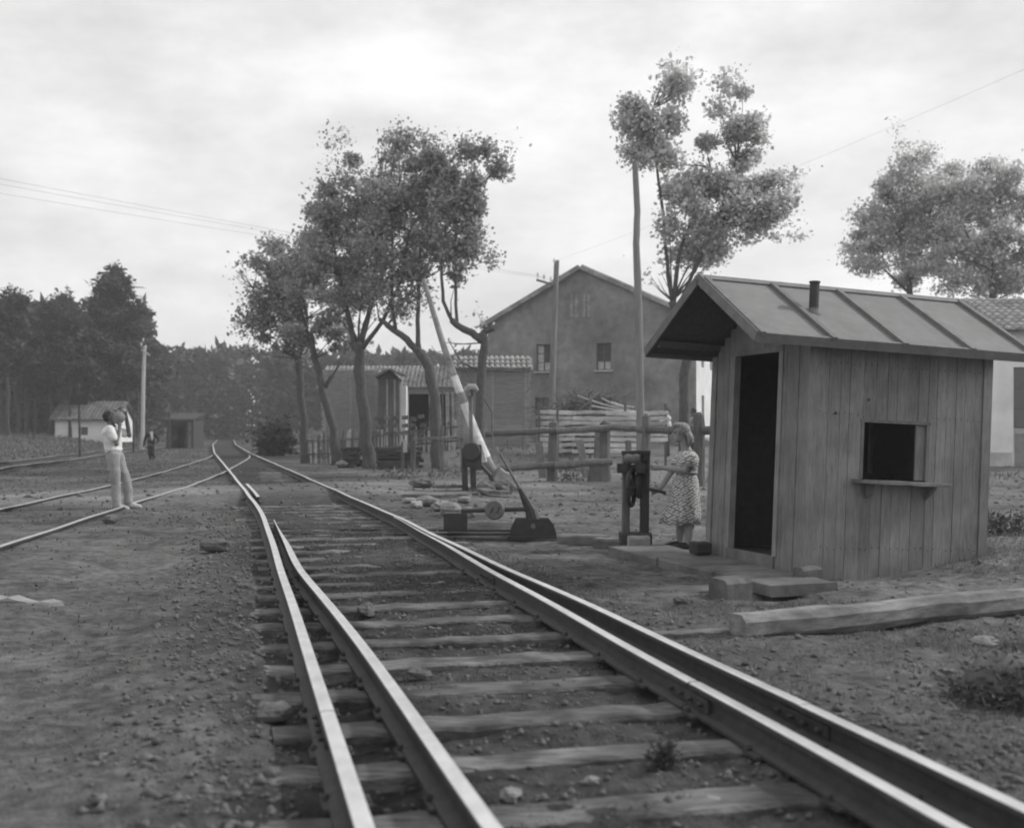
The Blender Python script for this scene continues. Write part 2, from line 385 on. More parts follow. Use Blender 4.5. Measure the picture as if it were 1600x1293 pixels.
# ================================================================== TRACKS
PROF = [(-.065, 0), (.065, 0), (.065, .014), (.012, .030), (.010, .092), (.034, .102), (.036, .119), (.031, .1275), (.018, .1315), (-.018, .1315), (-.031, .1275), (-.036, .119), (-.034, .102), (-.010, .092), (-.012, .030), (-.065, .014)]
def rail(arr, d0, d1, z0, parent, name='rail', mats=None, off=0, tip=None, step=.5, kx=1.0):
    ds = [d0]; d = d0
    while d < d1 - .01:
        d = min(d1, d + max(step, abs(d) * .03)); ds.append(d)
    mb = MB(); vs = []; n = len(PROF)
    for d in ds:
        x = float(fx(arr, d)) + off; x2 = float(fx(arr, d + .3)) + off; x1 = float(fx(arr, d - .3)) + off
        t = Vector((x2 - x1, .6, 0)).normalized(); sd = Vector((t.y, -t.x, 0))
        k = kx
        if tip and d > d1 - tip: k = max(.25, (d1 - d) / tip)
        zz = z0(x, d) if callable(z0) else z0
        wob = .004 * math.sin(d * 1.7 + off * 5) + .003 * math.sin(d * .63)
        for a, b in PROF: vs.append(Vector((x, d, zz + b + wob)) + sd * (a * k + .003 * math.sin(d * 1.1)))
    fs = []; mi = []
    for i in range(len(ds) - 1):
        for j in range(n):
            fs.append((i * n + j, i * n + (j + 1) % n, (i + 1) * n + (j + 1) % n, (i + 1) * n + j)); mi.append(1 if j in (7, 8, 9) else 0)
    mb.add(vs, fs); mb.m = mi
    mb.add([vs[j] for j in range(n)], [tuple(range(n))]); mb.add([vs[-n + j] for j in range(n)], [tuple(range(n - 1, -1, -1))])
    return mb.build(name, mats or [M['rail'], M['railhead']], parent)
ZS = .038   # sleeper top
main = empty('railway_track', (0, 0, 0), 'near railway track with turnout blades running from the foreground into the distance', 'railway track')
# lines with built-in offsets
RB = ML + GA; RS = RB + np.where(DD < 16.5, SEPR, 0) ; LBL = ML + SEPL
j0 = np.searchsorted(DD, 16.5); blend = np.clip((DD - 15.5) / 4, 0, 1); RS = RB + SEPR * (1 - blend) 
# stock rails are laid in lengths with a small gap at the joints
tag(rail(ML, -6, 5.02, ZS, main), 'left stock rail, nearest length'); tag(rail(ML, 5.03, 130, ZS, main), 'left stock rail running to the distance')
rail(RS, -6, 5.15, ZS, main, off=-.006); rail(RS, 5.16, 130, ZS, main)
rail(RB, -6, 5.62, ZS, main, off=.004); rail(RB, 5.63, 10.1, ZS, main); tag(rail(RB, 10.11, 16.2, ZS, main, name='switch_blade', tip=5.0), 'right switch blade closed against the stock rail')
rail(LBL, -6, 10.35, ZS, main); tag(rail(LBL, 10.36, 15.6, ZS, main, name='switch_blade', tip=4.0), 'left switch blade standing open')
tag(rail(ML, 20.9, 25.8, ZS + .008, main, name='check_rail', off=.15), 'short check rail beside the left rail')
# sleepers
rs = random.Random(3); d = 4.10 - .68 * 10; k = 0
SLEEP = []
while d < 47:
    if not 20.6 < d < 30.5:
        c = float(fx(ML, d)) + GA / 2
        sl_ = (float(fx(ML, d + .5)) - float(fx(ML, d - .5)))
        t = Vector((sl_, 1, 0)).normalized(); sd = Vector((t.y, -t.x, 0))
        if d > 13: sd = (sd + Vector((0, rs.uniform(-.02, .02), 0))).normalized()
        l0 = -1.06 - rs.uniform(0, .2); l1 = 1.36 + rs.uniform(0, .12)
        w = rs.uniform(.18, .26)
        tw = rs.uniform(-.015, .015)
        mb = MB(); o = Vector((c, d, ZS - .07 + rs.uniform(-.020, .002)))
        mb.timber(o + sd * l0 + t * tw, o + sd * l1 - t * tw, w, .14, seed=k + 50, jit=.007, n=14, ch=.10)
        mb.build('sleeper', M['sleeper'], main); SLEEP.append((d, o, t, sd))
    d += .68 + rs.uniform(-.03, .03); k += 1
# fishplates with bolts where rail lengths meet
for arr, dj in ((RB, 5.625), (RS, 5.155), (ML, 5.025), (RB, 10.105), (LBL, 10.355)):
    for sgn in (-1, 1):
        x0, x1 = float(fx(arr, dj - .24)), float(fx(arr, dj + .24)); mb = MB()
        p0 = Vector((x0 + sgn * .022, dj - .24, ZS + .062)); p1 = Vector((x1 + sgn * .022, dj + .24, ZS + .062))
        mb.beam(p0, p1, .018, .062); f = mb.build('fishplate', M['rail'], main)
        for q in (.12, .38, .62, .88):
            b = MB(); c = p0.lerp(p1, q) + Vector((sgn * .016, 0, 0)); b.lathe(c, [(.014, -.012), (.014, .012), (.008, .018)], 6, ax=(sgn, -.1, 0)); b.build('bolt', M['iron'], f)
# sole plates and spikes on the nearest sleepers
for (dd, o, t, sd) in SLEEP:
    if 2.5 < dd < 11:
        for arr in (ML, RB, RS, LBL):
            x = float(fx(arr, dd)); mb = MB()
            mb.frame(Vector((x, dd + (x - o.x) * -sd.y * 0, ZS)), sd, t, Vector((0, 0, 1)), -.09, .09, -.07, .07, -.004, .010)
            pl = mb.build('sole_plate', M['rail'], main)
            for sg in (-1, 1):
                b = MB(); b.lathe(Vector((x + sg * .078, dd - .02 * sg, ZS + .008)), [(.012, 0), (.016, .012), (.010, .026)], 6); b.build('spike', M['rail'], pl)
# point rods in front of the lever
for y_, z_ in ((14.9, .03), (15.55, .035)):
    mb = MB(); xl = float(fx(ML, y_)); mb.tube([(xl - .15, y_ + .25, z_), (xl + 1, y_ + .1, z_), (0.0, y_ - .15 * (y_ > 15), z_ + .01)], .016, 6); mb.build('point_rod', M['iron'], main)

# ---- sunken branch track on the left, and the farthest track behind it
bt = empty('railway_track', (0, 0, 0), 'half sunk branch track passing the drinking man and joining from the left', 'railway track')
def zb(x, y): return -.01
rail(BRC, -6, 57, zb, bt, off=-GA / 2, mats=[M['rail'], M['railold']], kx=1.1); rail(BRC, -6, 57, zb, bt, off=GA / 2, mats=[M['rail'], M['railold']], kx=1.1)
for i, dd in enumerate(np.arange(-3, 50, .9)):
    mb = MB(); c = Vector((float(fx(BRC, dd)), dd, -.07)); mb.timber(c + Vector((-1.25, 0, 0)), c + Vector((1.25, -.15, 0)), .22, .13, seed=i, n=3); mb.build('sleeper', M['sleeper'], bt)
ft = empty('railway_track', (0, 0, 0), 'farthest track along the grass bank behind the walking man', 'railway track')
def z3(x, y): return float(ground_h(np.array([x]), np.array([y]), False)[0]) + .02
rail(T3, 4, 135, z3, ft, mats=[M['rail'], M['railold']], kx=1.2); rail(T3, 4, 135, z3, ft, off=-GA, mats=[M['rail'], M['railold']])
for i, dd in enumerate(np.arange(6, 70, .9)):
    x = float(fx(T3, dd)) - GA / 2; mb = MB(); c = Vector((x, dd, z3(x, dd) - .06)); mb.timber(c + Vector((-1.25, 0, 0)), c + Vector((1.25, -.3, 0)), .22, .12, seed=i, n=2); mb.build('sleeper', M['sleeper'], ft)

# ================================================================== TREES
def crown_points(blobs, n, clump, rng, fill=.55, org=None):
    """leaf positions: clumps spread in ellipsoids (centre, radii, weight), leaves thick in each clump, thin between"""
    wts = np.array([b[2] * b[1][0] * b[1][1] * b[1][2] for b in blobs]); wts /= wts.sum()
    out = []; cl = []
    for b, w in zip(blobs, wts):
        m = int(n * w); c = np.array(b[0]); r = np.array(b[1])
        nc = max(4, int(fill * r[0] * r[1] * r[2] / clump ** 3 * 1.9))
        g = rng.normal(size=(nc, 3)); g /= np.linalg.norm(g, axis=1)[:, None]; g *= (rng.uniform(.05, 1.5, nc) ** .55)[:, None]
        cc = c + g * r; cl.append(cc)
        k = rng.integers(0, nc, m)
        sc = clump * rng.uniform(.5, 1.25, nc)
        dr = cc - np.array(org); dr /= np.linalg.norm(dr, axis=1)[:, None]; dr += rng.normal(size=dr.shape) * .25
        e = np.clip(rng.standard_t(4, size=(m, 3)), -2.6, 2.6) * np.array([.44, .36, .24]) + dr[k] * rng.normal(size=(m, 1)) * .40
        out.append(cc[k] + e * sc[k][:, None])
    return np.concatenate(out), np.concatenate(cl)

def broadleaf(name, label, base, paths, blobs, n, leaf, lm, seed, clump=.55, ntw=26, group=None, bark='bark', fill=.55):
    rng = np.random.default_rng(seed); r = random.Random(seed)
    root = empty(name, base, label, 'tree', group)
    mb = MB()
    for pts, r0, r1 in paths:
        m = len(pts); P = []
        for i in range(m - 1):
            a, b = Vector(pts[i]), Vector(pts[i + 1])
            for q in range(3): P.append(a.lerp(b, q / 3) + Vector((r.uniform(-1, 1), r.uniform(-1, 1), 0)) * r0 * .16)
        P.append(Vector(pts[-1]))
        mb.tube(P, [.70 * (r0 + (r1 - r0) * i / (len(P) - 1)) * (1.35 if i == 0 and pts is paths[0][0] else 1) for i in range(len(P))], 9, seed=seed, jit=.10)
    P, C = crown_points(blobs, int(n * 1.45), clump * 1.05, rng, fill * .72, paths[0][0][-1])
    # limbs reach from the trunk ends into the crown
    ends = [Vector(p[0][i]) for p in paths for i in range(max(1, len(p[0]) // 2), len(p[0]))]
    tw = mb; pick = rng.permutation(len(C))[:ntw * 2]
    for i in pick:
        c = Vector(C[i]); e = min(ends, key=lambda q: (q - c).length + (4 if q.z > c.z else 0)); l = (c - e).length
        if l > 2.6: continue
        mid = e.lerp(c, .5) + Vector((r.uniform(-.1, .1), r.uniform(-.1, .1), -.05)) * l
        tw.tube([e, e.lerp(mid, .6), mid, c], [.014 + .010 * l, .012 + .008 * l, .009 + .005 * l, .005], 5)
    mb.build('trunk', M[bark], root, smooth=True)
    cr = scatter_cards('crown', P, leaf * .54, lm, root, up=.15, aspect=.75, rng=rng)
    return root

# --- the row of pollarded plane trees by the timber yard
def lp(px, py, d): return tuple(W(px, py, d))
def blob(px, py, d, rx, rz, w=1, ry=None):
    return (lp(px, py, d), (rx * d / F, (ry or rx * .62) * d / F, rz * d / F), w)
D1 = 41.0
g0 = lambda px, d: (GX(px, d), d, gh(GX(px, d), d))
b1 = g0(578, D1)
broadleaf('plane_tree', 'big plane tree with a thick straight trunk beside the dark timber pile', b1,
    [([(b1[0], b1[1], b1[2] - .2), lp(573, 690, D1), lp(565, 620, D1), lp(563, 560, D1), lp(560, 535, D1)], .36, .24),
     ([lp(563, 560, D1), lp(545, 500, D1), lp(530, 430, D1), lp(520, 380, D1)], .17, .06),
     ([lp(562, 545, D1), lp(580, 480, D1), lp(590, 400, D1), lp(595, 330, D1)], .17, .05),
     ([lp(562, 550, D1), lp(600, 500, D1 - .6), lp(625, 440, D1 - 1), lp(640, 360, D1 - 1)], .13, .05)],
    [blob(540, 330, D1, 68, 68, 1), blob(585, 270, D1, 58, 58, .9), blob(555, 420, D1, 75, 60, 1), blob(600, 370, D1, 65, 85, 1), blob(520, 240, D1, 32, 30, .35), blob(590, 222, D1, 22, 28, .4), blob(495, 300, D1, 34, 28, .5), blob(570, 480, D1, 45, 30, .5), blob(485, 375, D1, 34, 32, .5), blob(640, 300, D1, 45, 50, .6)],
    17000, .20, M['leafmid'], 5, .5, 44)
D2 = 39.5; b2 = g0(684, D2)
broadleaf('plane_tree', 'leaning plane tree whose limb bends left, just left of the barrier boom', b2,
    [([(b2[0], b2[1], b2[2] - .2), lp(682, 690, D2), lp(678, 620, D2), lp(670, 575, D2), lp(655, 550, D2)], .30, .24),
     ([lp(660, 555, D2), lp(635, 530, D2), lp(605, 508, D2), lp(592, 498, D2)], .2, .1),
     ([lp(655, 552, D2), lp(652, 500, D2), lp(655, 440, D2), lp(657, 380, D2)], .13, .06),
     ([lp(618, 518, D2), lp(612, 470, D2), lp(614, 400, D2), lp(610, 330, D2)], .10, .04)],
    [blob(650, 320, D2, 66, 70, 1), blob(690, 280, D2, 55, 55, 1), blob(640, 250, D2, 40, 35, .7), blob(625, 400, D2, 60, 55, .8), blob(690, 370, D2, 50, 55, .9), blob(640, 450, D2, 50, 45, .45), blob(700, 225, D2, 22, 25, .35)],
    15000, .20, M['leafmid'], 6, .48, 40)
D3 = 38.5; b3 = g0(750, D3)
broadleaf('plane_tree', 'pollarded plane tree with a knobbly limb and upright shoots behind the barrier boom', b3,
    [([(b3[0], b3[1], b3[2] - .2), lp(751, 660, D3), lp(753, 580, D3), lp(757, 535, D3), lp(752, 520, D3)], .24, .19),
     ([lp(755, 533, D3), lp(738, 520, D3), lp(720, 512, D3), lp(705, 500, D3)], .19, .15),
     ([lp(708, 505, D3), lp(692, 470, D3), lp(690, 430, D3), lp(694, 370, D3), lp(700, 320, D3)], .10, .04),
     ([lp(714, 508, D3), lp(712, 460, D3), lp(711, 400, D3), lp(714, 320, D3)], .09, .04),
     ([lp(752, 525, D3), lp(762, 515, D3), lp(772, 512, D3)], .18, .14)],
    [blob(735, 290, D3, 45, 50, 1), blob(765, 245, D3, 34, 28, .9), blob(720, 350, D3, 45, 50, 1), blob(745, 395, D3, 28, 25, .6), blob(710, 410, D3, 40, 30, .4), blob(790, 240, D3, 16, 18, .4), blob(750, 500, D3, 10, 16, .5), blob(700, 540, D3, 14, 10, .15)],
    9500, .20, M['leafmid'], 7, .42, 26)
D4 = 45.0; b4 = g0(528, D4)
broadleaf('plane_tree', 'crooked slender plane tree with a cut stub in front of the lath fence', b4,
    [([(b4[0], b4[1], b4[2] - .2), lp(520, 670, D4), lp(507, 620, D4), lp(500, 585, D4), lp(492, 560, D4), lp(485, 520, D4)], .26, .15),
     ([lp(508, 605, D4), lp(514, 594, D4), lp(520, 586, D4)], .13, .10),
     ([lp(492, 560, D4), lp(475, 500, D4), lp(460, 440, D4)], .12, .04)],
    [blob(500, 430, D4, 65, 55, 1), blob(520, 490, D4, 55, 45, .9), blob(470, 400, D4, 40, 35, .6), blob(525, 545, D4, 35, 26, .7)],
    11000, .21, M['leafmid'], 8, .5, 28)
D5 = 47.0; b5 = g0(478, D5)
broadleaf('plane_tree', 'straight dark plane tree at the outer end of the row beside the dark bush', b5,
    [([(b5[0], b5[1], b5[2] - .2), lp(475, 660, D5), lp(469, 600, D5), lp(467, 560, D5)], .26, .2),
     ([lp(468, 570, D5), lp(445, 530, D5), lp(420, 490, D5), lp(395, 450, D5)], .13, .04),
     ([lp(467, 560, D5), lp(480, 500, D5), lp(470, 430, D5)], .14, .05)],
    [blob(430, 450, D5, 55, 60, 1), blob(395, 460, D5, 32, 38, .6), blob(455, 520, D5, 50, 45, .9), blob(415, 525, D5, 38, 35, .6), blob(450, 400, D5, 45, 35, .7), blob(378, 430, D5, 18, 18, .4), blob(400, 500, D5, 28, 40, .6), blob(470, 455, D5, 55, 60, 1)],
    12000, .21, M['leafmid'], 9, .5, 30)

# --- pale leaved trees on the right
D6 = 36.0; b6 = g0(1068, D6)
broadleaf('tall_tree', 'tall pale leaved tree with a two part crown rising behind the hut roof', b6,
    [([(b6[0], b6[1], b6[2] - .2), lp(1068, 640, D6), lp(1072, 560, D6), lp(1068, 500, D6), lp(1050, 470, D6)], .27, .17),
     ([lp(1050, 475, D6), lp(1042, 410, D6), lp(1037, 340, D6), lp(1025, 250, D6), lp(1020, 170, D6)], .10, .04),
     ([lp(1052, 470, D6), lp(1060, 400, D6), lp(1085, 330, D6), lp(1110, 260, D6)], .11, .04),
     ([lp(1060, 480, D6), lp(1085, 420, D6), lp(1120, 350, D6), lp(1150, 250, D6)], .10, .04)],
    [blob(1020, 150, D6, 50, 42, .9), blob(1025, 230, D6, 55, 55, 1), blob(1060, 120, D6, 32, 20, .5), blob(1110, 280, D6, 70, 65, 1), blob(1155, 170, D6, 34, 35, .8), blob(1170, 250, D6, 50, 50, .9), blob(1150, 340, D6, 70, 50, .9), blob(1100, 380, D6, 55, 40, .7), blob(1225, 285, D6, 30, 25, .5), blob(1225, 360, D6, 24, 25, .45), blob(1185, 210, D6, 35, 25, .6), blob(1025, 430, D6, 14, 14, .3)],
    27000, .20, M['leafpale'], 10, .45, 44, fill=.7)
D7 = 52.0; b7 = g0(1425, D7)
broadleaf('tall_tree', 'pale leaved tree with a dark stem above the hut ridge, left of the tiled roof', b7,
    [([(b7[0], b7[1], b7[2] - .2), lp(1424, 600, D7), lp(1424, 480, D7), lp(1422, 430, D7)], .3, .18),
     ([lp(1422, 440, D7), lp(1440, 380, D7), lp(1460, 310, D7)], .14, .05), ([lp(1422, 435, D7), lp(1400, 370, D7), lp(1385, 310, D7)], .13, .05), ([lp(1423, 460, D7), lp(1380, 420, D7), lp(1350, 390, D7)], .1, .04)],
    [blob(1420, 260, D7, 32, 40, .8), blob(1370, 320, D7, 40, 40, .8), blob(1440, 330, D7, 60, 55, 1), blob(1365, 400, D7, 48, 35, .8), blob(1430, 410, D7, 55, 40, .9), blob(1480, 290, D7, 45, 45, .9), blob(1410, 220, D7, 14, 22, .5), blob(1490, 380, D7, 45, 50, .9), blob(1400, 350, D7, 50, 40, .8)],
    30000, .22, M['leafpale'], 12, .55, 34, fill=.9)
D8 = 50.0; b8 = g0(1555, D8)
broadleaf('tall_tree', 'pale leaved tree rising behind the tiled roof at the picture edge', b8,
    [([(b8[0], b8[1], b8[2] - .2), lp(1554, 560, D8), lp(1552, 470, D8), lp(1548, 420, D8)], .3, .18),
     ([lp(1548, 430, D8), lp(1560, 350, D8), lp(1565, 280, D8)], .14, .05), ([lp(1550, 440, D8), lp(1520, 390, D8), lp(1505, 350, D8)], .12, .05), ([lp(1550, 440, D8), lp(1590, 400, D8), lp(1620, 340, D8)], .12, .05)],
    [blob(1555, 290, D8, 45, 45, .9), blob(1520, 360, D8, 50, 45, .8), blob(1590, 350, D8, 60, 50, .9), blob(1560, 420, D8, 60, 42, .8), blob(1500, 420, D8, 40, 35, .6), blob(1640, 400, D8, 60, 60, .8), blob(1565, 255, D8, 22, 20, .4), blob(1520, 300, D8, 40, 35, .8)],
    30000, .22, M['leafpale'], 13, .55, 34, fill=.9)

# --- pines
def pine_proto(seed, h, spread, base_frac, n, card):
    rng = np.random.default_rng(seed); r = random.Random(seed)
    mb = MB(); P = [(r.uniform(-.1, .1) * i, r.uniform(-.1, .1) * i, h * i / 6 - .3 * (i == 0)) for i in range(7)]
    mb.tube(P, [h * .016 * (1 - .8 * i / 6) + .02 for i in range(7)], 7, seed=seed, jit=.08)
    pts = []
    nb = 22
    for i in range(nb):
        f = base_frac + (1 - base_frac) * (i / nb) ** .9; z = h * f; a = r.uniform(0, 6.28)
        l = spread * (1.05 - .75 * ((f - base_frac) / (1 - base_frac))) * r.uniform(.6, 1.15)
        e = Vector((math.cos(a) * l, math.sin(a) * l, z + l * r.uniform(.1, .5)))
        mb.tube([(0, 0, z), (e.x * .5, e.y * .5, z + l * .1), e], [.06, .04, .015], 4)
        m = int(n / nb); t = rng.uniform(.25, 1.08, m); c = np.array([0, 0, z]) + (np.array(e) - np.array([0, 0, z])) * t[:, None]
        pts.append(c + rng.normal(size=(m, 3)) * np.array([.38, .38, .26]) * (spread / 3.2))
    pts.append(np.array([0, 0, h]) + rng.normal(size=(n // 14, 3)) * np.array([.35, .35, .5]))
    return mb, np.concatenate(pts), card
protos = []
for sd_, h_, sp_, bf_ in ((21, 11.5, 2.6, .45), (22, 13, 3.0, .5), (23, 10.5, 2.7, .35)):
    protos.append(pine_proto(sd_, h_, sp_, bf_, 5200, .36))
PROTO_MESH = []
spots = [(5, 96, 1), (28, 104, 0), (55, 100, 2), (78, 92, 1), (100, 108, 0), (122, 98, 2), (142, 110, 1), (160, 100, 0), (200, 105, 2), (214, 112, 0), (-20, 98, 0), (40, 88, 2), (110, 88, 2), (14, 84, 2)]
lastp = {}
for i, (px, d_, k) in enumerate(spots):
    x = GX(px, d_); z = gh(x, d_); mb, pts, card = protos[k]
    if k not in lastp:
        root = empty('pine_tree', (0, 0, 0), 'dark pine in the wood behind the white shed', 'tree', 'pines of the wood on the left')
        mb.build('trunk', M['barkdark'], root); scatter_cards('crown', pts, card, M['needle'], root, up=.3, aspect=.4, rng=np.random.default_rng(k + 70)); lastp[k] = root
    else:
        root = copy_tree(lastp[k])
    top = 482 - 15 * math.sin(i * 2.1) + (18 if px > 100 else 0)
    hgt = H + (HY - top) * d_ / F - z
    s = hgt / (11.5, 13, 10.5)[k]
    root.location = (x, d_, z - .1); root.rotation_euler = (0, 0, i * 1.3); root.scale = (s * 1.05, s * 1.05, s)
# the one that stands out
mb, pts, card = pine_proto(31, 14.0, 3.7, .30, 11000, .38)
x = GX(178, 92); z = gh(x, 92)
big = empty('pine_tree', (0, 0, 0), 'tallest pine with a broad round crown, behind the pale wooden post', 'tree', 'pines of the wood on the left')
mb.build('trunk', M['barkdark'], big); scatter_cards('crown', pts, card, M['needle'], big, up=.3, aspect=.4)
hg = H + (HY - 433) * 92 / F - z; big.location = (x, 92, z - .1); big.scale = (hg / 14.0,) * 3

# the wood that closes the view, one mass
rng = np.random.default_rng(99); mbf = MB(); PP = []
for i in range(440):
    d_ = rng.uniform(135, 205); px = rng.uniform(-250, 1750)
    if i < 14: d_ = 152 + i; px = 262 + i * 7
    x = GX(px, d_); z = float(ground_h(np.array([x]), np.array([d_]), False)[0])
    top = 548 + rng.uniform(-9, 22) + (8 if px > 420 else 0); h_ = max(6, H + (HY - top) * d_ / F - z)
    if abs(x - float(fx(ML, d_))) < 5 and d_ < 150: continue
    mbf.tube([(x, d_, z - .3), (x + rng.uniform(-.4, .4), d_, z + h_ * .9)], [.18, .06], 4)
    m = 330; t = rng.uniform(.0, 1, m) ** .7; r_ = 2.6 * (1.15 - t) + .5
    a = rng.uniform(0, 6.28, m); q = r_ * rng.uniform(.2, 1, m)
    PP.append(np.stack([x + np.cos(a) * q, d_ + np.sin(a) * q, z + h_ * t], 1))
# left flank of the wood, behind the single pines
for i in range(90):
    d_ = rng.uniform(112, 140); px = rng.uniform(-200, 225)
    x = GX(px, d_); z = float(ground_h(np.array([x]), np.array([d_]), False)[0]); top = rng.uniform(478, 510); h_ = H + (HY - top) * d_ / F - z
    mbf.tube([(x, d_, z - .3), (x + rng.uniform(-.4, .4), d_, z + h_ * .9)], [.18, .06], 4)
    m = 480; t = rng.uniform(.0, 1, m) ** .75; r_ = 3.2 * (1.1 - t) + .6; a = rng.uniform(0, 6.28, m); q = r_ * rng.uniform(.2, 1, m)
    PP.append(np.stack([x + np.cos(a) * q, d_ + np.sin(a) * q, z + h_ * t], 1))
wood = empty('pine_forest', (0, 0, 0), 'continuous dark pine wood closing the horizon', 'forest', kind='stuff')
tag(mbf.build('trunks', M['barkdark'], wood), kind='stuff'); tag(scatter_cards('crowns', np.concatenate(PP), .95, M['needle'], wood, up=.3, aspect=.55), kind='stuff')

# ================================================================== GATEKEEPER'S HUT
UP = Vector((0, 0, 1))
LEAN = math.radians(2.5)
hut = empty('wooden_hut', SHC, 'small vertical plank crossing hut with dark doorway and serving window', 'hut')
hut.rotation_euler = Quaternion(DR, LEAN).to_euler()
def hp(s, u, z): return WD * s + DR * u + UP * z        # hut space: s along the window wall, u along the door wall
class HB(MB):                                            # built straight in hut space
    def build(s, name, mat_, parent=hut, smooth=False):
        me = bpy.data.meshes.new(name); me.from_pydata([tuple(a) for a in s.v], [], s.f); me.materials.append(mat_); me.update()
        o = bpy.data.objects.new(name, me); COL.objects.link(o); o.parent = parent; return o
LW, LD, EZ = 1.98, 1.80, 2.17
r = random.Random(5)
def plank_run(a0, a1, z0, z1, wall, wid=.115):
    """vertical boards from a0 to a1 along a wall, z0 and z1 functions or numbers"""
    a = a0
    while a < a1 - .01:
        w = min(wid * r.uniform(.85, 1.15), a1 - a)
        if a1 - (a + w) < .05: w = a1 - a
        b0 = (z0(a) if callable(z0) else z0); b1 = (z1(a + w / 2) if callable(z1) else z1)
        mb = HB(); pr = r.uniform(-.003, .004); g = .0022
        if wall == 'window': mb.frame(Vector(), WD, DR, UP, a + g, a + w - g, -.012 - pr, .010, b0 + r.uniform(-.02, .02), b1)
        elif wall == 'door': mb.frame(Vector(), WD, DR, UP, -.012 - pr, .010, a + g, a + w - g, b0, b1)
        elif wall == 'back': mb.frame(Vector(), WD, DR, UP, a + g, a + w - g, LD - .010, LD + .012, b0, b1)
        else: mb.frame(Vector(), WD, DR, UP, LW - .010, LW + .012, a + g, a + w - g, b0, b1)
        mb.build('plank', M['plank']); a += w
WS0, WS1, WZ0, WZ1 = .57, 1.29, .965, 1.50
plank_run(.07, WS0, -.04, EZ, 'window'); plank_run(WS0, WS1, .0, WZ0 - .01, 'window'); plank_run(WS0, WS1, WZ1 + .01, EZ, 'window'); plank_run(WS1, LW - .07, .06, EZ, 'window')
DT0, DT1, DZ0, DZ1 = .47, 1.38, .19, 2.14
GZ = lambda t: EZ + min(t, LD - t) * .72
plank_run(.07, DT0, -.02, GZ, 'door'); plank_run(DT1, LD - .07, -.02, GZ, 'door'); plank_run(DT0, DT1, DZ1 + .02, GZ, 'door'); 
mb = HB(); mb.frame(Vector(), WD, DR, UP, -.035, .02, DT0, DT1, -.05, DZ0); mb.build('threshold', M['concrete'])
plank_run(.0, LW, .05, EZ, 'back'); plank_run(.07, LD - .07, .1, GZ, 'side')
for s_, u_ in ((.02, .02), (LW - .02, .02), (.02, LD - .02), (LW - .02, LD - .02)):
    mb = HB(); mb.frame(Vector(), WD, DR, UP, s_ - .05, s_ + .05, u_ - .05, u_ + .05, -.05, EZ - .01); mb.build('corner_post', M['plank'])
# door jambs, window frame, counter
for t_ in (DT0, DT1):
    mb = HB(); mb.frame(Vector(), WD, DR, UP, -.030, .04, t_ - .035, t_ + .035, DZ0, DZ1); mb.build('door_jamb', M['plank'])
mb = HB(); mb.frame(Vector(), WD, DR, UP, -.028, .04, DT0 - .035, DT1 + .035, DZ1 + .001, DZ1 + .06); mb.build('door_head', M['plank'])
for a0, a1, z0, z1 in ((WS0 - .02, WS0 + .012, WZ0, WZ1), (WS1 - .012, WS1 + .02, WZ0, WZ1), (WS0 - .03, WS1 + .03, WZ1 - .008, WZ1 + .02)):
    mb = HB(); mb.frame(Vector(), WD, DR, UP, a0, a1, -.022, .05, z0, z1); mb.build('window_frame', M['shedtrim'])
mb = HB(); mb.frame(Vector(), WD, DR, UP, WS1 - .105, WS1 - .014, .012, .035, WZ0 + .002, WZ1 - .01); tag(mb.build('sliding_shutter', M['plank']), 'edge of the sliding shutter inside the window')
mb = HB(); mb.timber(hp(WS0 - .10, -.11, WZ0 - .02), hp(WS1 + .14, -.11, WZ0 - .035), .20, .035, 3, .003); mb.build('counter_shelf', M['shedtrim'])
for s_ in (WS0 + .07, WS1 + .0):
    mb = HB(); o_ = hp(s_, -.014, WZ0 - .04)
    mb.add([o_ + WD * q + v for q in (-.018, .018) for v in (Vector(), -DR * .15, -DR * .13 - UP * .03, -UP * .14)], [(0, 1, 2, 3), (7, 6, 5, 4), (0, 4, 5, 1), (1, 5, 6, 2), (2, 6, 7, 3), (3, 7, 4, 0)]); mb.build('shelf_bracket', M['shedtrim'])
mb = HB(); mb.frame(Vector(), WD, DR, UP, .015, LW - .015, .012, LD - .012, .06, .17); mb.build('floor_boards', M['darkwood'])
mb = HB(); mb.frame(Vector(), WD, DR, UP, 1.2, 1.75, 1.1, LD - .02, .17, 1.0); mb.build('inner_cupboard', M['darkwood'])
# roof
RO, RS2, RE, RE3, RZ, RZE = -.74, 2.25, -.32, LD + .17, 2.83, 2.185
UM = (RE + RE3) / 2
def slope_pt(s, f, side, lift=0):
    u = UM + (RE - UM if side < 0 else RE3 - UM) * f
    z = RZ + (RZE - RZ) * f; nn = (UP * (abs(RE - UM)) + DR * side * (RZ - RZE)).normalized()
    return hp(s, u, z) + nn * lift
def slab(mb, s0, s1, f0, f1, side, l0, l1):
    P = [slope_pt(s, f, side, l) for l in (l0, l1) for f in (f0, f1) for s in (s0, s1)]
    mb.add(P, [(0, 2, 3, 1), (4, 5, 7, 6), (0, 1, 5, 4), (2, 6, 7, 3), (0, 4, 6, 2), (1, 3, 7, 5)])
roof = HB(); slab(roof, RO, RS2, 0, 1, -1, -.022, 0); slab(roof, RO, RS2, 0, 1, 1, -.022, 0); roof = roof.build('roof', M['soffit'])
ns = 4
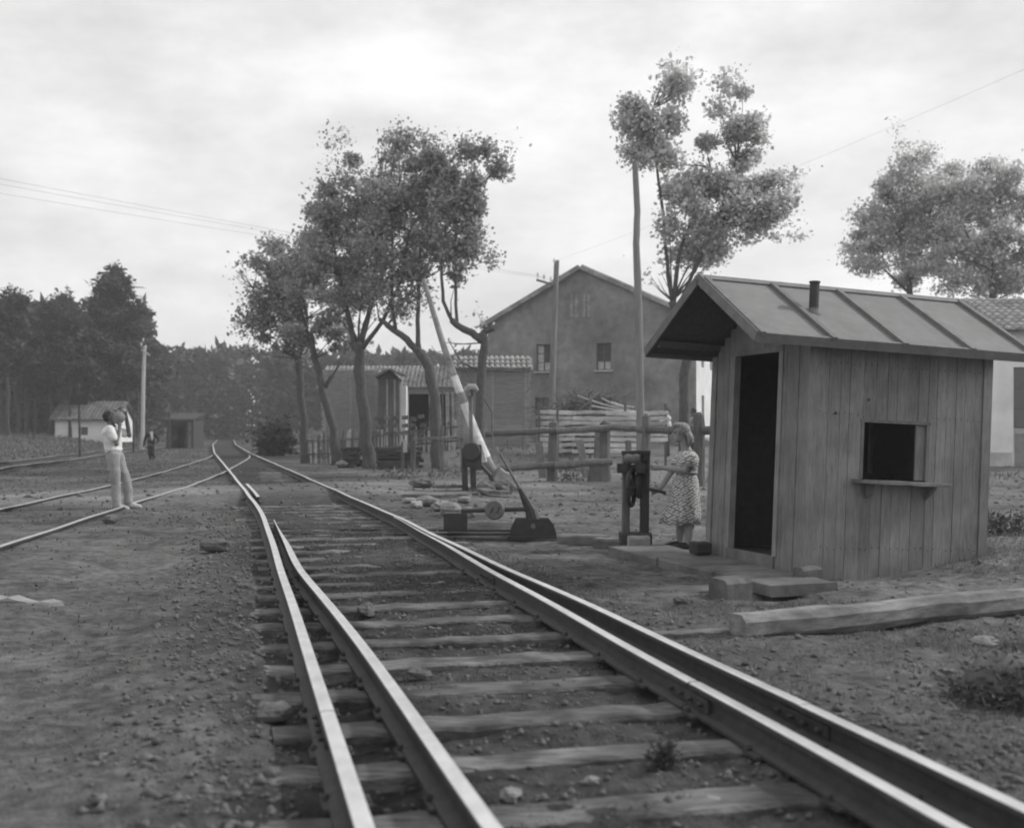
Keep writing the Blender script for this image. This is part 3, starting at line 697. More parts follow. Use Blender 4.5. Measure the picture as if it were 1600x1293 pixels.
for side in (-1, 1):
    for i in range(ns):
        a0 = RO + (RS2 - RO) * i / ns; a1 = RO + (RS2 - RO) * (i + 1) / ns
        mb = HB(); slab(mb, a0 + .003, a1 - .003, .004, .996, side, .001, .008); mb.build('roof_sheet', M['shedroof'], roof)
    for i in range(ns + 1):
        a = RO + (RS2 - RO) * i / ns; w = .026
        a = min(max(a, RO + w), RS2 - w)
        mb = HB(); slab(mb, a - w, a + w, .062, 1.02, side, .008, .046); mb.build('roof_batten', M['roofrib'], roof)
    mb = HB(); slab(mb, RO - .012, RS2 + .012, .985, 1.012, side, -.06, .03); mb.build('fascia_board', M['roofrib'], roof)
    for a, q in ((RO, -1), (RS2, 1)):
        mb = HB(); slab(mb, a + (-.022 if q < 0 else .001), a + (-.001 if q < 0 else .022), .0, 1.0, side, -.06, .035); mb.build('barge_board', M['roofrib'], roof)
for side in (-1, 1):
    mb = HB(); slab(mb, RO - .015, RS2 + .015, -.012, .06, side, .009, .026); mb.build('ridge_cap', M['roofrib'], roof)
for u_ in (RE + .3, RE3 - .25, UM):
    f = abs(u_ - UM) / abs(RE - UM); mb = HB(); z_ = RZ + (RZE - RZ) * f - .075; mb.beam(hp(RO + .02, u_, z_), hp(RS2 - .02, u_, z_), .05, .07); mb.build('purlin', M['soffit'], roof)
c0 = slope_pt(.17, .50, -1)
mb = HB(); mb.lathe(c0, [(.045, -.06), (.045, .27), (.052, .272), (.052, .29), (.038, .292)], 12); mb.build('chimney_pipe', M['iron'], roof)
mb = HB(); mb.lathe(c0 - UP * .03, [(.08, 0), (.05, .05), (.047, .07)], 12); mb.build('pipe_flashing', M['roofrib'], roof)
# black sheets added inside to paint the interior's shade, nail heads outside
mb = HB(); mb.frame(Vector(), WD, DR, UP, .03, LW - .03, LD - .030, LD - .016, .18, EZ); mb.build('inner_shade_panel', M['iron'])
mb = HB(); mb.frame(Vector(), WD, DR, UP, LW - .030, LW - .016, .07, LD - .035, .18, EZ); mb.build('inner_shade_panel', M['iron'])
mb = HB(); mb.frame(Vector(), WD, DR, UP, .02, LW - .035, .02, LD - .035, EZ - .03, EZ - .015); mb.build('ceiling_shade_panel', M['iron'])
mb = HB(); rn = random.Random(9)
for zz in (.32, 1.56, 2.02):
    for k_ in range(27):
        s_ = .10 + k_ * .0685 + rn.uniform(-.008, .008)
        if not (WS0 - .03 < s_ < WS1 + .03 and WZ0 - .1 < zz < WZ1 + .1): mb.lathe(hp(s_, -.013, zz + rn.uniform(-.012, .012)), [(.0055, 0), (.0055, .006)], 5, ax=-DR)
tag(mb.build('nail_heads', M['iron']), kind='stuff')
# small things on the boards
for s_, z_ in ((.27, 1.56), (.62, 1.7)):
    mb = HB(); mb.lathe(hp(s_, -.014, z_), [(.014, 0), (.014, .008)], 8, ax=-DR); mb.build('knot_plug', M['darkwood'])

# walkway of concrete beside the hut, broken at the near end
def sp(s, u, z): return SHC + hp(s, u, z)
ww = empty('concrete_walkway', sp(-.4, .8, .0), 'worn concrete walkway slab in front of the hut doorway', 'walkway')
for i, (u0, u1, s0, z1) in enumerate(((-.62, .35, -.72, .085), (.362, 1.5, -.74, .092), (1.512, 2.75, -.76, .088))):
    mb = MB(); mb.timber(sp((s0 - .04) / 2 + .0, u0, z1 - .05), sp((s0 - .04) / 2, u1, z1 - .05), abs(s0) - .06, .10, seed=i + 3, jit=.004, n=8, ch=.10); mb.build('slab_piece', M['concrete'], ww)
def stone(label, px, py, d, sz, seed, m='stone', name='stone', group=None, rz=0, jit=.16):
    c = Vector((GX(px, d), d, 0)); c.z = gh(c.x, c.y) + sz[2] * .55
    mb = MB(); mb.ball(c, [q * .62 for q in sz], 9, 6, jit, seed, R=Matrix.Rotation(rz, 3, 'Z'))
    o = mb.build(name, M[m]); return tag(o, label, 'stone', group)
def block(label, px, py, d, sz, seed, m='stone', rz=.2, dz=0):
    c = Vector((GX(px, d), d, 0)); z = gh(c.x, c.y) + dz; R_ = Matrix.Rotation(rz, 3, 'Z'); a = R_ @ Vector((sz[0] / 2, 0, 0))
    mb = MB(); mb.timber(c - a + UP * (z + sz[2] * .42), c + a + UP * (z + sz[2] * .42), sz[1], sz[2], seed, .006, 4, ch=.16)
    return tag(mb.build('stone_block', M[m]), label, 'stone')
block('squared stone block propping the broken end of the walkway', 1142, 945, 9.35, (.26, .24, .22), 4, 'gravel', .5, -.03)
block('small dark block lying on the walkway by the hut corner', 1094, 868, 12.0, (.16, .2, .12), 6, 'darkwood', .3, .12)
block('rough stone under the hut corner post', 1262, 912, 10.28, (.2, .16, .16), 7, 'concrete', .35)
block('stone leaning at the foot of the windlass', 998, 858, 13.02, (.23, .16, .19), 9, 'stone', .1)
block('flat kerb stone between the point lever and the windlass', 912, 855, 14.0, (.6, .26, .13), 12, 'concrete', -.35)
block('long low earth covered kerb before the walkway', 1050, 918, 9.95, (.75, .32, .10), 15, 'concrete', .05, -.03)
block('broken stone slab at the edge beside the windlass', 952, 852, 13.5, (.32, .25, .13), 16, 'concrete', -.4)

# ================================================================== TIMBERS ON THE GROUND (foreground, right)
mb = MB(); p0 = Vector((1.50, 7.66, .075)); p1 = Vector((6.2, 9.55, .20)); mb.timber(p0, p1, .20, .17, 77, .013, 16, ch=.26)
tag(mb.build('timber_beam', M['beam']), 'long squared timber lying on the grass in front of the hut', 'timber')
mb = MB(); mb.timber((.93, 7.72, .0), (1.47, 7.82, .01), .13, .10, 78, .006, 4)
tag(mb.build('timber_offcut', M['sleeper']), 'short timber sunk in the ground at the end of the long beam', 'timber')

# ================================================================== POINT LEVER
LX, LY = .27, 14.75
lv = empty('point_lever', (LX, LY, gh(LX, LY)), 'black cast iron point lever with counterweight disc and slanting handle', 'point lever')
gz = gh(LX, LY) + .02
mb = MB()
for q in (-.10, .10):
    P = [Vector((LX + a, LY + q + e, gz + z)) for e in (-.015, .015) for a, z in ((-.31, 0), (.31, 0), (.27, .16), (.20, .26), (-.22, .26), (-.28, .14))]
    mb.add(P, [(0, 1, 2, 3, 4, 5), tuple(range(11, 5, -1))] + [(i, i + 6, (i + 1) % 6 + 6, (i + 1) % 6) for i in range(6)])
mb.build('side_frame', M['iron'], lv)
mb = MB(); mb.box((LX, LY, gz + .02), (.66, .30, .05)); mb.build('base_plate', M['iron'], lv)
mb = MB(); mb.tube([(LX, LY - .16, gz + .17), (LX, LY + .16, gz + .17)], .03, 10); mb.build('pivot_pin', M['irongrey'], lv)
mb = MB(); mb.tube([(LX + .02, LY, gz + .12), (LX - .03, LY, gz + .36), (LX - .10, LY, gz + .50), (LX - .17, LY, gz + .64)], [.11, .075, .055, .03], 10); mb.build('lever_socket', M['iron'], lv)
mb = MB(); mb.tube([(LX - .15, LY, gz + .60), (LX - .43, LY, gz + 1.10)], [.020, .016], 8); mb.build('lever_handle', M['irongrey'], lv)
mb = MB(); mb.tube([(LX - .02, LY - .02, gz + .38), (LX - .92, LY - .05, gz + .36)], .028, 8); mb.build('weight_arm', M['iron'], lv)
mb = MB(); mb.lathe((LX - .49, LY - .10, gz + .375), [(.0, -.05), (.11, -.05), (.127, -.03), (.127, .03), (.11, .05), (0, .05)], 20, ax=(0.12, 1, 0)); wt = mb.build('counterweight', M['irongrey'], lv)
for a in (-.04, 0.04):
    mb = MB(); mb.beam((LX - .49 + a - .01, LY - .158, gz + .335), (LX - .49 + a + .02, LY - .158, gz + .42), .012, .012); mb.build('raised_mark', M['iron'], wt)
mb = MB(); mb.box((LX - .99, LY + .02, gz + .22), (.30, .24, .22)); tag(mb.build('crank_box', M['iron'], lv), 'black iron crank box')
mb = MB(); mb.tube([(LX - .2, LY, gz + .06), (LX - 1.2, LY + .05, gz + .05)], .018, 6); mb.build('pull_rod', M['iron'], lv)
mb = MB(); mb.timber((LX - 1.15, LY + .12, gz - .03), (LX + .75, LY - .16, gz - .03), .2, .08, 5); tag(mb.build('lever_timber', M['darkwood'], lv), 'tarred timber under the lever')
# stones and planks round the crossing
k = 0
for px, py, d_, sz in ((668, 790, 20.6, (.34, .2, .14)), (690, 797, 19.6, (.3, .2, .15)), (650, 796, 19.9, (.32, .2, .12)), (705, 806, 18.4, (.4, .24, .18)), (664, 783, 21.6, (.3, .2, .12)), (640, 787, 21.2, (.25, .2, .1)), (730, 808, 18.0, (.22, .2, .14)), (726, 785, 21.6, (.3, .22, .12))):
    lab = ('pale rubble stone by the rail, under the flat plank', 'pale rubble stone nearest the crank box', 'flat pale stone at the outer edge of the rubble', 'largest squared rubble stone beside the crank box', 'rubble stone touching the plank end', 'small stone on the left end of the rubble', 'small stone in front of the crank box', 'stone lying behind the flat plank')[k]
    stone(lab, px, py, d_, sz, 30 + k, rz=k * .7, group='rubble stones round the point lever'); k += 1
for lab, p0, p1, w in (('weathered plank lying on the rubble left of the crank box', (632, 780, 22.2), (735, 781, 22.0), .30), ('pale plank lying at the foot of the barrier post', (742, 770, 24.9), (792, 777, 23.2), .26), ('short pale board between barrier and rubble', (680, 766, 25.6), (720, 764, 26.0), .24)):
    a = W(*p0); b = W(*p1); a.z = gh(a.x, a.y) + .09; b.z = gh(b.x, b.y) + .09
    mb = MB(); mb.timber(a, b, w, .07, int(p0[0]), .01, 5); tag(mb.build('loose_plank', M['sleeper']), lab, 'plank', 'planks lying by the barrier')

# ================================================================== LIFTING BARRIER
BX, BY = GX(772, 26.2), 26.2; bz = gh(BX, BY)
bar = empty('level_crossing_barrier', (BX, BY, bz), 'raised white and grey banded barrier boom leaning left on a dark iron stand', 'barrier')
foot = W(775, 752, 26.2); tipp = W(662, 436, 26.4)
seg = [(0, .09), (.09, .20), (.20, .30), (.30, .36), (.36, .435), (.435, .55), (.55, .78), (.78, 1.0)]
segm = ['whitepaint', 'greypaint', 'whitepaint', 'whitepaint', 'whitepaint', 'greypaint', 'greypaint', 'whitepaint']
segm = ['greypaint', 'whitepaint', 'greypaint', 'whitepaint', 'greypaint', 'whitepaint', 'greypaint', 'whitepaint']
seg = [(0, .115), (.115, .215), (.215, .385), (.385, .435), (.435, .52), (.52, .60), (.60, .80), (.80, 1.0)]
segm = ['greypaint', 'whitepaint', 'whitepaint', 'greypaint', 'whitepaint', 'greypaint', 'greypaint', 'greypaint']
for (a, b), m_ in zip(seg, segm):
    mb = MB(); R_ = lambda f: .125 - .075 * f
    q = .0008
    bow = lambda f: foot.lerp(tipp, f) + Vector((-.10 * math.sin(math.pi * f), 0, -.0))
    mb.tube([bow(a + (b - a) * i / 4 + (q if i == 0 else 0) - (q if i == 4 else 0)) for i in range(5)], [R_(a + (b - a) * i / 4) for i in range(5)], 12); mb.build('boom_section', M[m_], bar, smooth=False)
# counterweight plates beside the foot, stand, stay, pulley post
mb = MB(); c = W(781, 748, 26.0); mb.timber(c + Vector((-.1, 0, .10)), c + Vector((.25, .1, -.12)), .3, .34, 8, .015, 3); mb.build('counterweight', M['greypaint'], bar)
mb = MB(); a = W(757, 722, 26.0); mb.timber(a, W(748, 690, 26.0), .09, .12, 9, .008, 3); mb.build('boom_clamp', M['whitepaint'], bar)
for px in (727, 740):
    mb = MB(); a = W(px, 768, 25.9); b = W(px - 1, 700, 25.9); a.z = bz - .2; mb.timber(a, b, .13, .13, px, .006, 4, up=(0, 1, 0)); mb.build('stand_post', M['darkwood'], bar)
mb = MB(); c = W(740, 712, 25.9); mb.box(c, (.36, .24, .5)); mb.build('winding_box', M['darkwood'], bar)
mb = MB(); mb.lathe(W(737, 705, 25.7), [(.0, -.06), (.19, -.06), (.21, -.03), (.15, 0), (.21, .03), (.19, .06), (0, .06)], 18, ax=(.2, 1, 0)); mb.build('winding_drum', M['iron'], bar)
mb = MB(); mb.tube([W(752, 727, 25.9), W(766, 742, 25.9), W(771, 766, 25.9)], .05, 8); mb.build('stay', M['iron'], bar)
mb = MB(); mb.timber(W(737, 700, 25.95), W(735, 618, 25.95), .09, .09, 5, .006, 4, up=(0, 1, 0)); mb.build('pulley_post', M['oldwood'], bar)
mb = MB(); mb.tube([W(727, 612, 25.9), W(733, 605, 25.9), W(741, 605, 25.9), W(746, 611, 25.9)], [.07, .09, .09, .05], 9); mb.build('pulley_hood', M['greypaint'], bar)
mb = MB(); mb.tube([W(738, 619, 25.85), W(738, 609, 25.85)], .035, 8); mb.build('hood_pin', M['iron'], bar)
mb = MB(); mb.tube([W(700, 530, 26.3), W(735, 590, 26.3), W(769, 644, 26.3)], .012, 5); mb.build('lifting_wire', M['iron'], bar)
mb = MB(); mb.tube([W(769, 644, 26.3), W(770, 735, 26.3)], .02, 6); mb.build('pull_rod', M['irongrey'], bar)
mb = MB(); mb.box((BX - .05, BY + .1, bz + .02), (1.3, .7, .12), .1); mb.build('foundation', M['concrete'], bar)
for i, (px, py) in enumerate(((790, 757), (782, 764), (760, 768))):
    stone(('dark stone packed against the barrier foot, outer one', 'dark stone packed in front of the barrier foot', 'dark stone left of the barrier foot')[i], px, py, 25.4 - .2 * i, (.35, .3, .24), 60 + i, 'gravel', group='stones packed at the barrier foot')

# ================================================================== WINDLASS WITH CRANK
wx, wy = GX(992, 13.3), 13.3; wz = gh(wx, wy)
wl = empty('crank_windlass', (wx, wy, wz), 'dark wooden windlass frame with spoked chain wheel and crank handle', 'windlass')
for px in (977, 1006):
    a = W(px, 845, 13.3); b = W(px + 2, 708, 13.3); a.z = wz - .1; mb = MB(); mb.timber(a, b, .10 if px > 980 else .085, .12, px, .004, 5, up=(0, 1, 0)); mb.build('frame_post', M['darkwood' if px > 980 else 'oldwood'], wl)
mb = MB(); mb.timber(W(972, 707, 13.3), W(1015, 706, 13.3), .16, .05, 4, .003, 3); mb.build('top_rail', M['darkwood'], wl)
mb = MB(); a = W(968, 845, 13.3); b = W(1017, 845, 13.3); a.z = b.z = wz + .09; mb.timber(a, b, .26, .24, 6, .006, 3); mb.build('base_block', M['darkwood'], wl)
def wheel(mb, c, R0, ax, th, nsp=6, rim=.022, hub=.035):
    ax = Vector(ax).normalized(); a = ax.orthogonal().normalized(); b = ax.cross(a); n = 24
    ring = [c + (a * math.cos(2 * math.pi * i / n) + b * math.sin(2 * math.pi * i / n)) * R0 for i in range(n)]
    vs = []; m = 6
    for i in range(n):
        rd = (ring[i] - c).normalized()
        for j in range(m):
            t = 2 * math.pi * j / m; vs.append(ring[i] + rd * math.cos(t) * rim + ax * math.sin(t) * th)
    mb.add(vs, [(i * m + j, ((i + 1) % n) * m + j, ((i + 1) % n) * m + (j + 1) % m, i * m + (j + 1) % m) for i in range(n) for j in range(m)])
    for i in range(nsp):
        mb.tube([c, c + (a * math.cos(2 * math.pi * i / nsp + .3) + b * math.sin(2 * math.pi * i / nsp + .3)) * R0], .010, 5)
    mb.lathe(c, [(hub, -th * 1.6), (hub, th * 1.6)], 10, ax=ax)
AXW = (.94, -.34, 0)
mb = MB(); wheel(mb, W(986, 762, 13.2), .205, (.95, -.30, 0), .028); mb.build('chain_wheel', M['iron'], wl, smooth=True)
mb = MB(); mb.lathe(W(1000, 757, 13.3), [(.0, -.03), (.15, -.03), (.16, -.02), (.16, .02), (.15, .03), (0, .03)], 22, ax=(.95, -.30, 0)); mb.build('gear_wheel', M['iron'], wl)
mb = MB(); mb.lathe(W(988, 717, 13.2), [(0, -.09), (.05, -.09), (.065, -.05), (.05, 0), (.065, .05), (.05, .09), (0, .09)], 12, ax=(.95, -.30, 0)); mb.build('drum', M['irongrey'], wl)
mb = MB(); mb.tube([W(968, 729, 13.25), W(1012, 731, 13.2)], .032, 8); mb.build('axle', M['iron'], wl)
for px in (972, 1000):
    mb = MB(); mb.box(W(px, 731, 13.2), (.11, .16, .11)); mb.build('bearing', M['iron'], wl)
mb = MB(); mb.tube([W(1006, 718, 13.2), W(1013, 717, 13.2), W(1012, 764, 13.15)], .016, 7); mb.build('crank_arm', M['iron'], wl)
mb = MB(); mb.tube([W(1011, 763, 13.15), W(1034, 768, 13.15), W(1040, 770, 13.15)], [.016, .02, .02], 8); mb.build('crank_grip', M['iron'], wl)

# ================================================================== POST AND RAIL FENCE OF THE CROSSING
fr = empty('post_and_rail_fence', W(940, 752, 30.5), 'heavy round rail fence on stout posts behind the windlass and the woman', 'fence')
FD = 30.6
def fpost(px, top, bot, w, d_=FD, lean=0, th=None, nm='post'):
    b = W(px, bot, d_); t = W(px + lean, top, d_); b.z = gh(b.x, b.y) - .15; mb = MB(); mb.timber(b, t, w, th or w * .9, px, .014, 6, up=(0, 1, 0), ch=.3, taper=.9)
    mb.tube([t - UP * .02, t + UP * .07], [w * .38, w * .15], 8); return mb.build(nm, M['oldwood'], fr)
fpost(862, 660, 753, .30, lean=4); fpost(945, 660, 748, .30); fpost(1010, 650, 758, .24, 29.8); fpost(1092, 648, 768, .28, 27.6, lean=0)
for (a, b, w) in (((758, 677.5, FD), (868, 673, FD), .17), ((868, 673, FD - .1), (952, 668, FD), .18), ((950, 666, FD), (1012, 672, 30.0), .18), ((1010, 672, 30.0), (1120, 671, 27.2), .2), ((782, 731, FD), (866, 727, FD), .19), ((866, 727, FD - .1), (955, 720, FD), .2)):
    mb = MB(); p, q = W(*a), W(*b); n = 6; rr = random.Random(a[0])
    mb.tube([p.lerp(q, i / n) + Vector((0, -.2, rr.uniform(-.02, .02))) for i in range(n + 1)], [w / 2 * rr.uniform(.9, 1.1) for i in range(n + 1)], 8, seed=a[0], jit=.06); mb.build('rail', M['oldwood'], fr)
mb = MB(); a = W(925, 750, FD - .3); b = W(952, 748, FD - .3); a.z = gh(a.x, a.y) - .1
P = [(922, 720), (951, 718), (951, 752), (917, 752)]
V = [W(px, py, dd) for dd in (FD - .25, FD - .05) for px, py in P]
mb.add(V, [(0, 1, 2, 3), (7, 6, 5, 4), (0, 4, 5, 1), (1, 5, 6, 2), (2, 6, 7, 3), (3, 7, 4, 0)]); tag(mb.build('base_board', M['oldwood'], fr), 'broad board nailed at the foot of a post')
# leaning slabs behind it
for i, (a, b) in enumerate((((842, 690, 33), (849, 735, 32.5)), ((905, 688, 33.5), (917, 735, 32.8)), ((936, 676, 33.2), (932, 730, 32.8)), ((982, 688, 31), (982, 745, 30.9)))):
    p, q = W(*a), W(*b); q.z = gh(q.x, q.y) - .1; mb = MB(); mb.timber(q, p, .22 if i < 3 else .16, .08, i, .008, 4, up=(0, 1, 0)); tag(mb.build('leaning_board', M['oldwood']), ('grey board stuck upright behind the lower rail, before the end of the slab fence', 'grey board leaning behind the rails between two stout posts', 'narrow upright board right behind the stout post with the foot board', 'short post standing just behind the windlass top')[i], 'board')

# ================================================================== FENCE OF PALE SLABS AND THE YARD BEHIND
sf = empty('slab_fence', W(920, 712, 39), 'fence of pale rough horizontal slabs in front of the big house', 'fence')
rr = random.Random(17); yrows = [645, 652.5, 660.5, 669, 678, 686.5, 695, 704]
SD = 39.0
for i, yv in enumerate(yrows):
    for (x0, x1) in ((841, 897), (896, 948), (948, 1003), (1003, 1042)):
        if i == 0 and x0 == 841: dy = -3
        else: dy = 0
        a = W(x0 - rr.uniform(0, 3), yv + dy + rr.uniform(-1, 1), SD + (x0 - 900) * -.004); b = W(x1 + rr.uniform(0, 3), yv + rr.uniform(-1.2, 1.2), SD + (x1 - 900) * -.004)
        if (x0 > 1000 and i > 5): continue
        mb = MB(); mb.timber(a + Vector((0, rr.uniform(-.04, .04), 0)), b, .05, rr.uniform(.10, .145), int(yv * 10 + x0), .010, 7, ch=.12); mb.build('slab_board', M['slab'], sf)
for px in (842, 871, 895, 922, 948, 977, 1003, 1040):
    a = W(px, 715, SD + .1); b = W(px, 622 + rr.uniform(0, 25), SD + .1); a.z = gh(a.x, a.y) - .2; mb = MB(); mb.timber(a, b, .08, .07, px, .008, 4, up=(0, 1, 0)); mb.build('stake', M['oldwood'], sf)
# poles on the brushwood heap
for i, (a, b) in enumerate((((902, 618, 42), (985, 642, 42)), ((925, 634, 41.6), (1000, 643, 41)), ((940, 622, 42.4), (983, 640, 41.8)), ((935, 612, 42.5), (905, 640, 42)), ((955, 628, 42.2), (990, 636, 41.6)))):
    mb = MB(); mb.tube([W(*a), W(*a).lerp(W(*b), .5) + Vector((0, 0, -.05)), W(*b)], [.03, .038, .028], 6); tag(mb.build('cut_pole', M['slab' if i != 3 else 'oldwood']), ('longest pale pole sloping down over the brushwood heap', 'lowest pale pole resting on the slab fence', 'pale pole crossing beneath the longest one', 'dark stick pointing up out of the brushwood heap', 'short pale pole at the right end of the heap')[i], 'pole', 'poles on the brushwood heap')
rng = np.random.default_rng(44)
bc = np.array(W(915, 642, 43.0)); P = bc + rng.normal(size=(1500, 3)) * np.array([.7, .5, .30]); P = P[P[:, 2] < bc[2] + .75]
bh = empty('brushwood_heap', (bc[0], bc[1], gh(bc[0], bc[1])), 'dark heap of brushwood behind the slab fence', 'brushwood')
scatter_cards('twigs', P, .45, M['weed'], bh, up=.1, aspect=.05)
mb = MB(); mb.ball((bc[0], bc[1] + .2, gh(bc[0], bc[1]) + .5), (.95, .6, .6), 12, 8, .15, 4); mb.build('heap_core', M['darkwood'], bh)

# lath fence in front of the small tiled house, left
lf = empty('lath_fence', W(560, 690, 44), 'ragged grey lath fence behind the row of plane trees', 'fence')
for i in range(62):
    px = 482 + i * 3.75 + rr.uniform(-.8, .8); d_ = 47 - i * .035
    a = W(px, 690, d_); a.z = gh(a.x, a.y) - .05; b = a + UP * (1.15 + rr.uniform(-.2, .3)) + Vector((rr.uniform(-.06, .06), 0, 0))
    mb = MB(); mb.timber(a, b, .055, .025, i, .005, 2, up=(0, 1, 0)); mb.build('lath', M['slab' if rr.random() < .5 else 'oldwood'], lf)
for zz in (.35, .9):
    for (x0, x1, d0, d1) in ((480, 560, 47, 46.2), (560, 640, 46.2, 45.5), (640, 716, 45.5, 44.8)):
        a, b = W(x0, 690, d0), W(x1, 690, d1); a.z = gh(a.x, a.y) + zz; b.z = gh(b.x, b.y) + zz; mb = MB(); mb.timber(a + Vector((0, -.04, 0)), b + Vector((0, -.04, 0)), .03, .06, int(x0 + zz * 10), .006, 4); mb.build('cross_rail', M['oldwood'], lf)
# wattle hung on the fence: pale woven squares seen between the trunks
for i in range(18):
    px = 585 + (i % 6) * 14 + rr.uniform(-2, 2); py = 652 + (i // 6) * 13 + rr.uniform(-2, 2); a = W(px, py, 44.6)
    mb = MB(); mb.timber(a, a + Vector((.24, 0, rr.uniform(-.03, .03))), .04, .15, i, .01, 2); mb.build('wattle_board', M['sleeper'], lf)

# low rail with posts along the road
lr = empty('low_rail_fence', W(690, 735, 37), 'low pale rail on thin posts in front of the lath fence', 'fence')
for px, top, w in ((630, 690, .16), (645, 676, .22), (690, 665, .18), (722, 680, .16)):
    a = W(px, 735, 37.5); a.z = gh(a.x, a.y) - .1; mb = MB(); mb.timber(a, W(px, top, 37.5), w * .7, w * .7, px, .01, 4, up=(0, 1, 0)); mb.build('post', M['oldwood'], lr)
mb = MB(); mb.timber(W(645, 686, 37.4), W(690, 684, 37.4), .06, .10, 3, .008, 4); mb.build('rail', M['sleeper'], lr)
mb = MB(); mb.timber(W(690, 684, 37.4), W(724, 683, 37.4), .06, .10, 4, .008, 4); mb.build('rail', M['sleeper'], lr)
mb = MB(); mb.box(W(633, 696, 37.2), (.12, .05, .42)); tag(mb.build('notice_board', M['slab'], lr), 'small pale board nailed to a thin post')

# dark stacks of old sleepers under the trees
for (x0, x1, y0, y1, d_, lab) in ((536, 562, 697, 727, 41.6, 'stack of black old sleepers left of the thick trunk'), (592, 655, 698, 726, 40.4, 'longer stack of black old sleepers right of the thick trunk')):
    cpos = W((x0 + x1) / 2, y1, d_); cpos.z = gh(cpos.x, cpos.y)
    st = empty('sleeper_stack', cpos, lab, 'timber stack', 'stacks of old sleepers')
    wid = (x1 - x0) * d_ / F
    for row in range(5):
        for q in range(2):
            a = cpos + Vector((-wid / 2 + rr.uniform(-.12, .05), q * .3 - .2 + rr.uniform(-.05, .05), .07 + row * .15)); b = a + Vector((wid + rr.uniform(-.1, .2), rr.uniform(-.1, .1), rr.uniform(-.03, .03)))
            mb = MB(); mb.timber(a, b, .24, .125, row * 7 + q, .012, 3); mb.build('old_sleeper', M['darkwood'], st)

# ================================================================== TIMBER STACKS WITH TILED COVERS
def lumber_stack(label, c, size, rz, layers, seed, tiled):
    root = empty('lumber_stack', c, label, 'lumber stack', 'tall stacks of sawn boards'); r_ = random.Random(seed); mb = MB(); R_ = Matrix.Rotation(rz, 3, 'Z'); ax, ay = R_ @ Vector((1, 0, 0)), R_ @ Vector((0, 1, 0))
    lx, ly, lz = size; h = lz / layers
    for i in range(layers):
        e = r_.uniform(-.05, .06); f = r_.uniform(-.05, .06)
        nb = 4
        for j in range(nb):
            y0 = -ly / 2 + ly * j / nb; mb.frame(c, ax, ay, UP, -lx / 2 - e - r_.uniform(0, .05), lx / 2 + f + r_.uniform(0, .05), y0 + .01, y0 + ly / nb - .01 + r_.uniform(-.02, .02), i * h + .016, (i + 1) * h - .008)
        for q in (-.45, 0, .45): mb.frame(c, ax, ay, UP, lx * q - .04, lx * q + .04, -ly / 2 - .005, ly / 2 + .005, i * h - .008, i * h + .016)
    tag(mb.build('boards', M['lumber'], root), kind='stuff')
    if tiled:
        tile_roof(root, c + UP * (lz + .02), ax, ay, -lx / 2 - .15, lx / 2 + .15, -ly / 2 - .2, ly / 2 + .2, .55, M['tile'])
    return root
def tile_roof(root, o, ax, ay, a0, a1, b0, b1, rise, m, pitch=.21, name='roof_tiles', both=True):
    """curved clay tiles laid in courses: real ridges and steps, one mesh per roof cover"""
    r_ = random.Random(int(abs(o.x) * 10)); mb = MB(); bm = (b0 + b1) / 2
    for sgn, (e0, e1) in ((-1, (bm, b0)), (1, (bm, b1))):
        if sgn > 0 and not both: continue
        ln = math.hypot(e1 - e0, rise); nc = max(2, int(ln / .34))
        ncol = int((a1 - a0) / pitch)
        for i in range(ncol):
            for j in range(nc):
                f0, f1 = j / nc, (j + 1.12) / nc; x = a0 + (i + .5) * pitch + r_.uniform(-.012, .012)
                def pt(f, dx, dz): return o + ax * (x + dx) + ay * (e0 + (e1 - e0) * f) + UP * (rise * (1 - f) + dz)
                vs = []
                for f, sc, lf_ in ((f0, .82, .0), (f1, 1.0, .035 + r_.uniform(0, .015))):
                    for q in range(5):
                        an = math.pi * q / 4; vs.append(pt(f, -math.cos(an) * pitch * .5 * sc, math.sin(an) * .075 * sc + lf_ + .02))
                mb.add(vs, [(q, q + 1, q + 6, q + 5) for q in range(4)] + [(5, 6, 7, 8, 9)])
        P0 = [o + ax * a + ay * e + UP * z for z_ in (0, .03) for a, e, z in ((a0, e0, rise + z_ - .03), (a1, e0, rise + z_ - .03), (a1, e1, z_ - .03), (a0, e1, z_ - .03))]
        mb.add(P0, [(0, 1, 2, 3), (7, 6, 5, 4), (0, 4, 5, 1), (1, 5, 6, 2), (2, 6, 7, 3), (3, 7, 4, 0)])
    return tag(mb.build(name, m, root), kind='stuff')
c = W(768, 692, 45.5); c.z = gh(c.x, c.y) - .1
lumber_stack('tall board stack under a tiled cover, behind the barrier and left of the house windows', c + Vector((0, 1.1, 0)), (2.9, 1.9, W(0, 578, 45.5).z - c.z), .05, 40, 3, True)
c = W(552, 672, 54); c.z = gh(c.x, c.y) - .1
lumber_stack('long uncovered board stack between the plane trunks, left of the wooden privy', c + Vector((-.25, 1.6, 0)), (2.6, 2.4, W(0, 577, 54).z - c.z), .05, 44, 8, False)

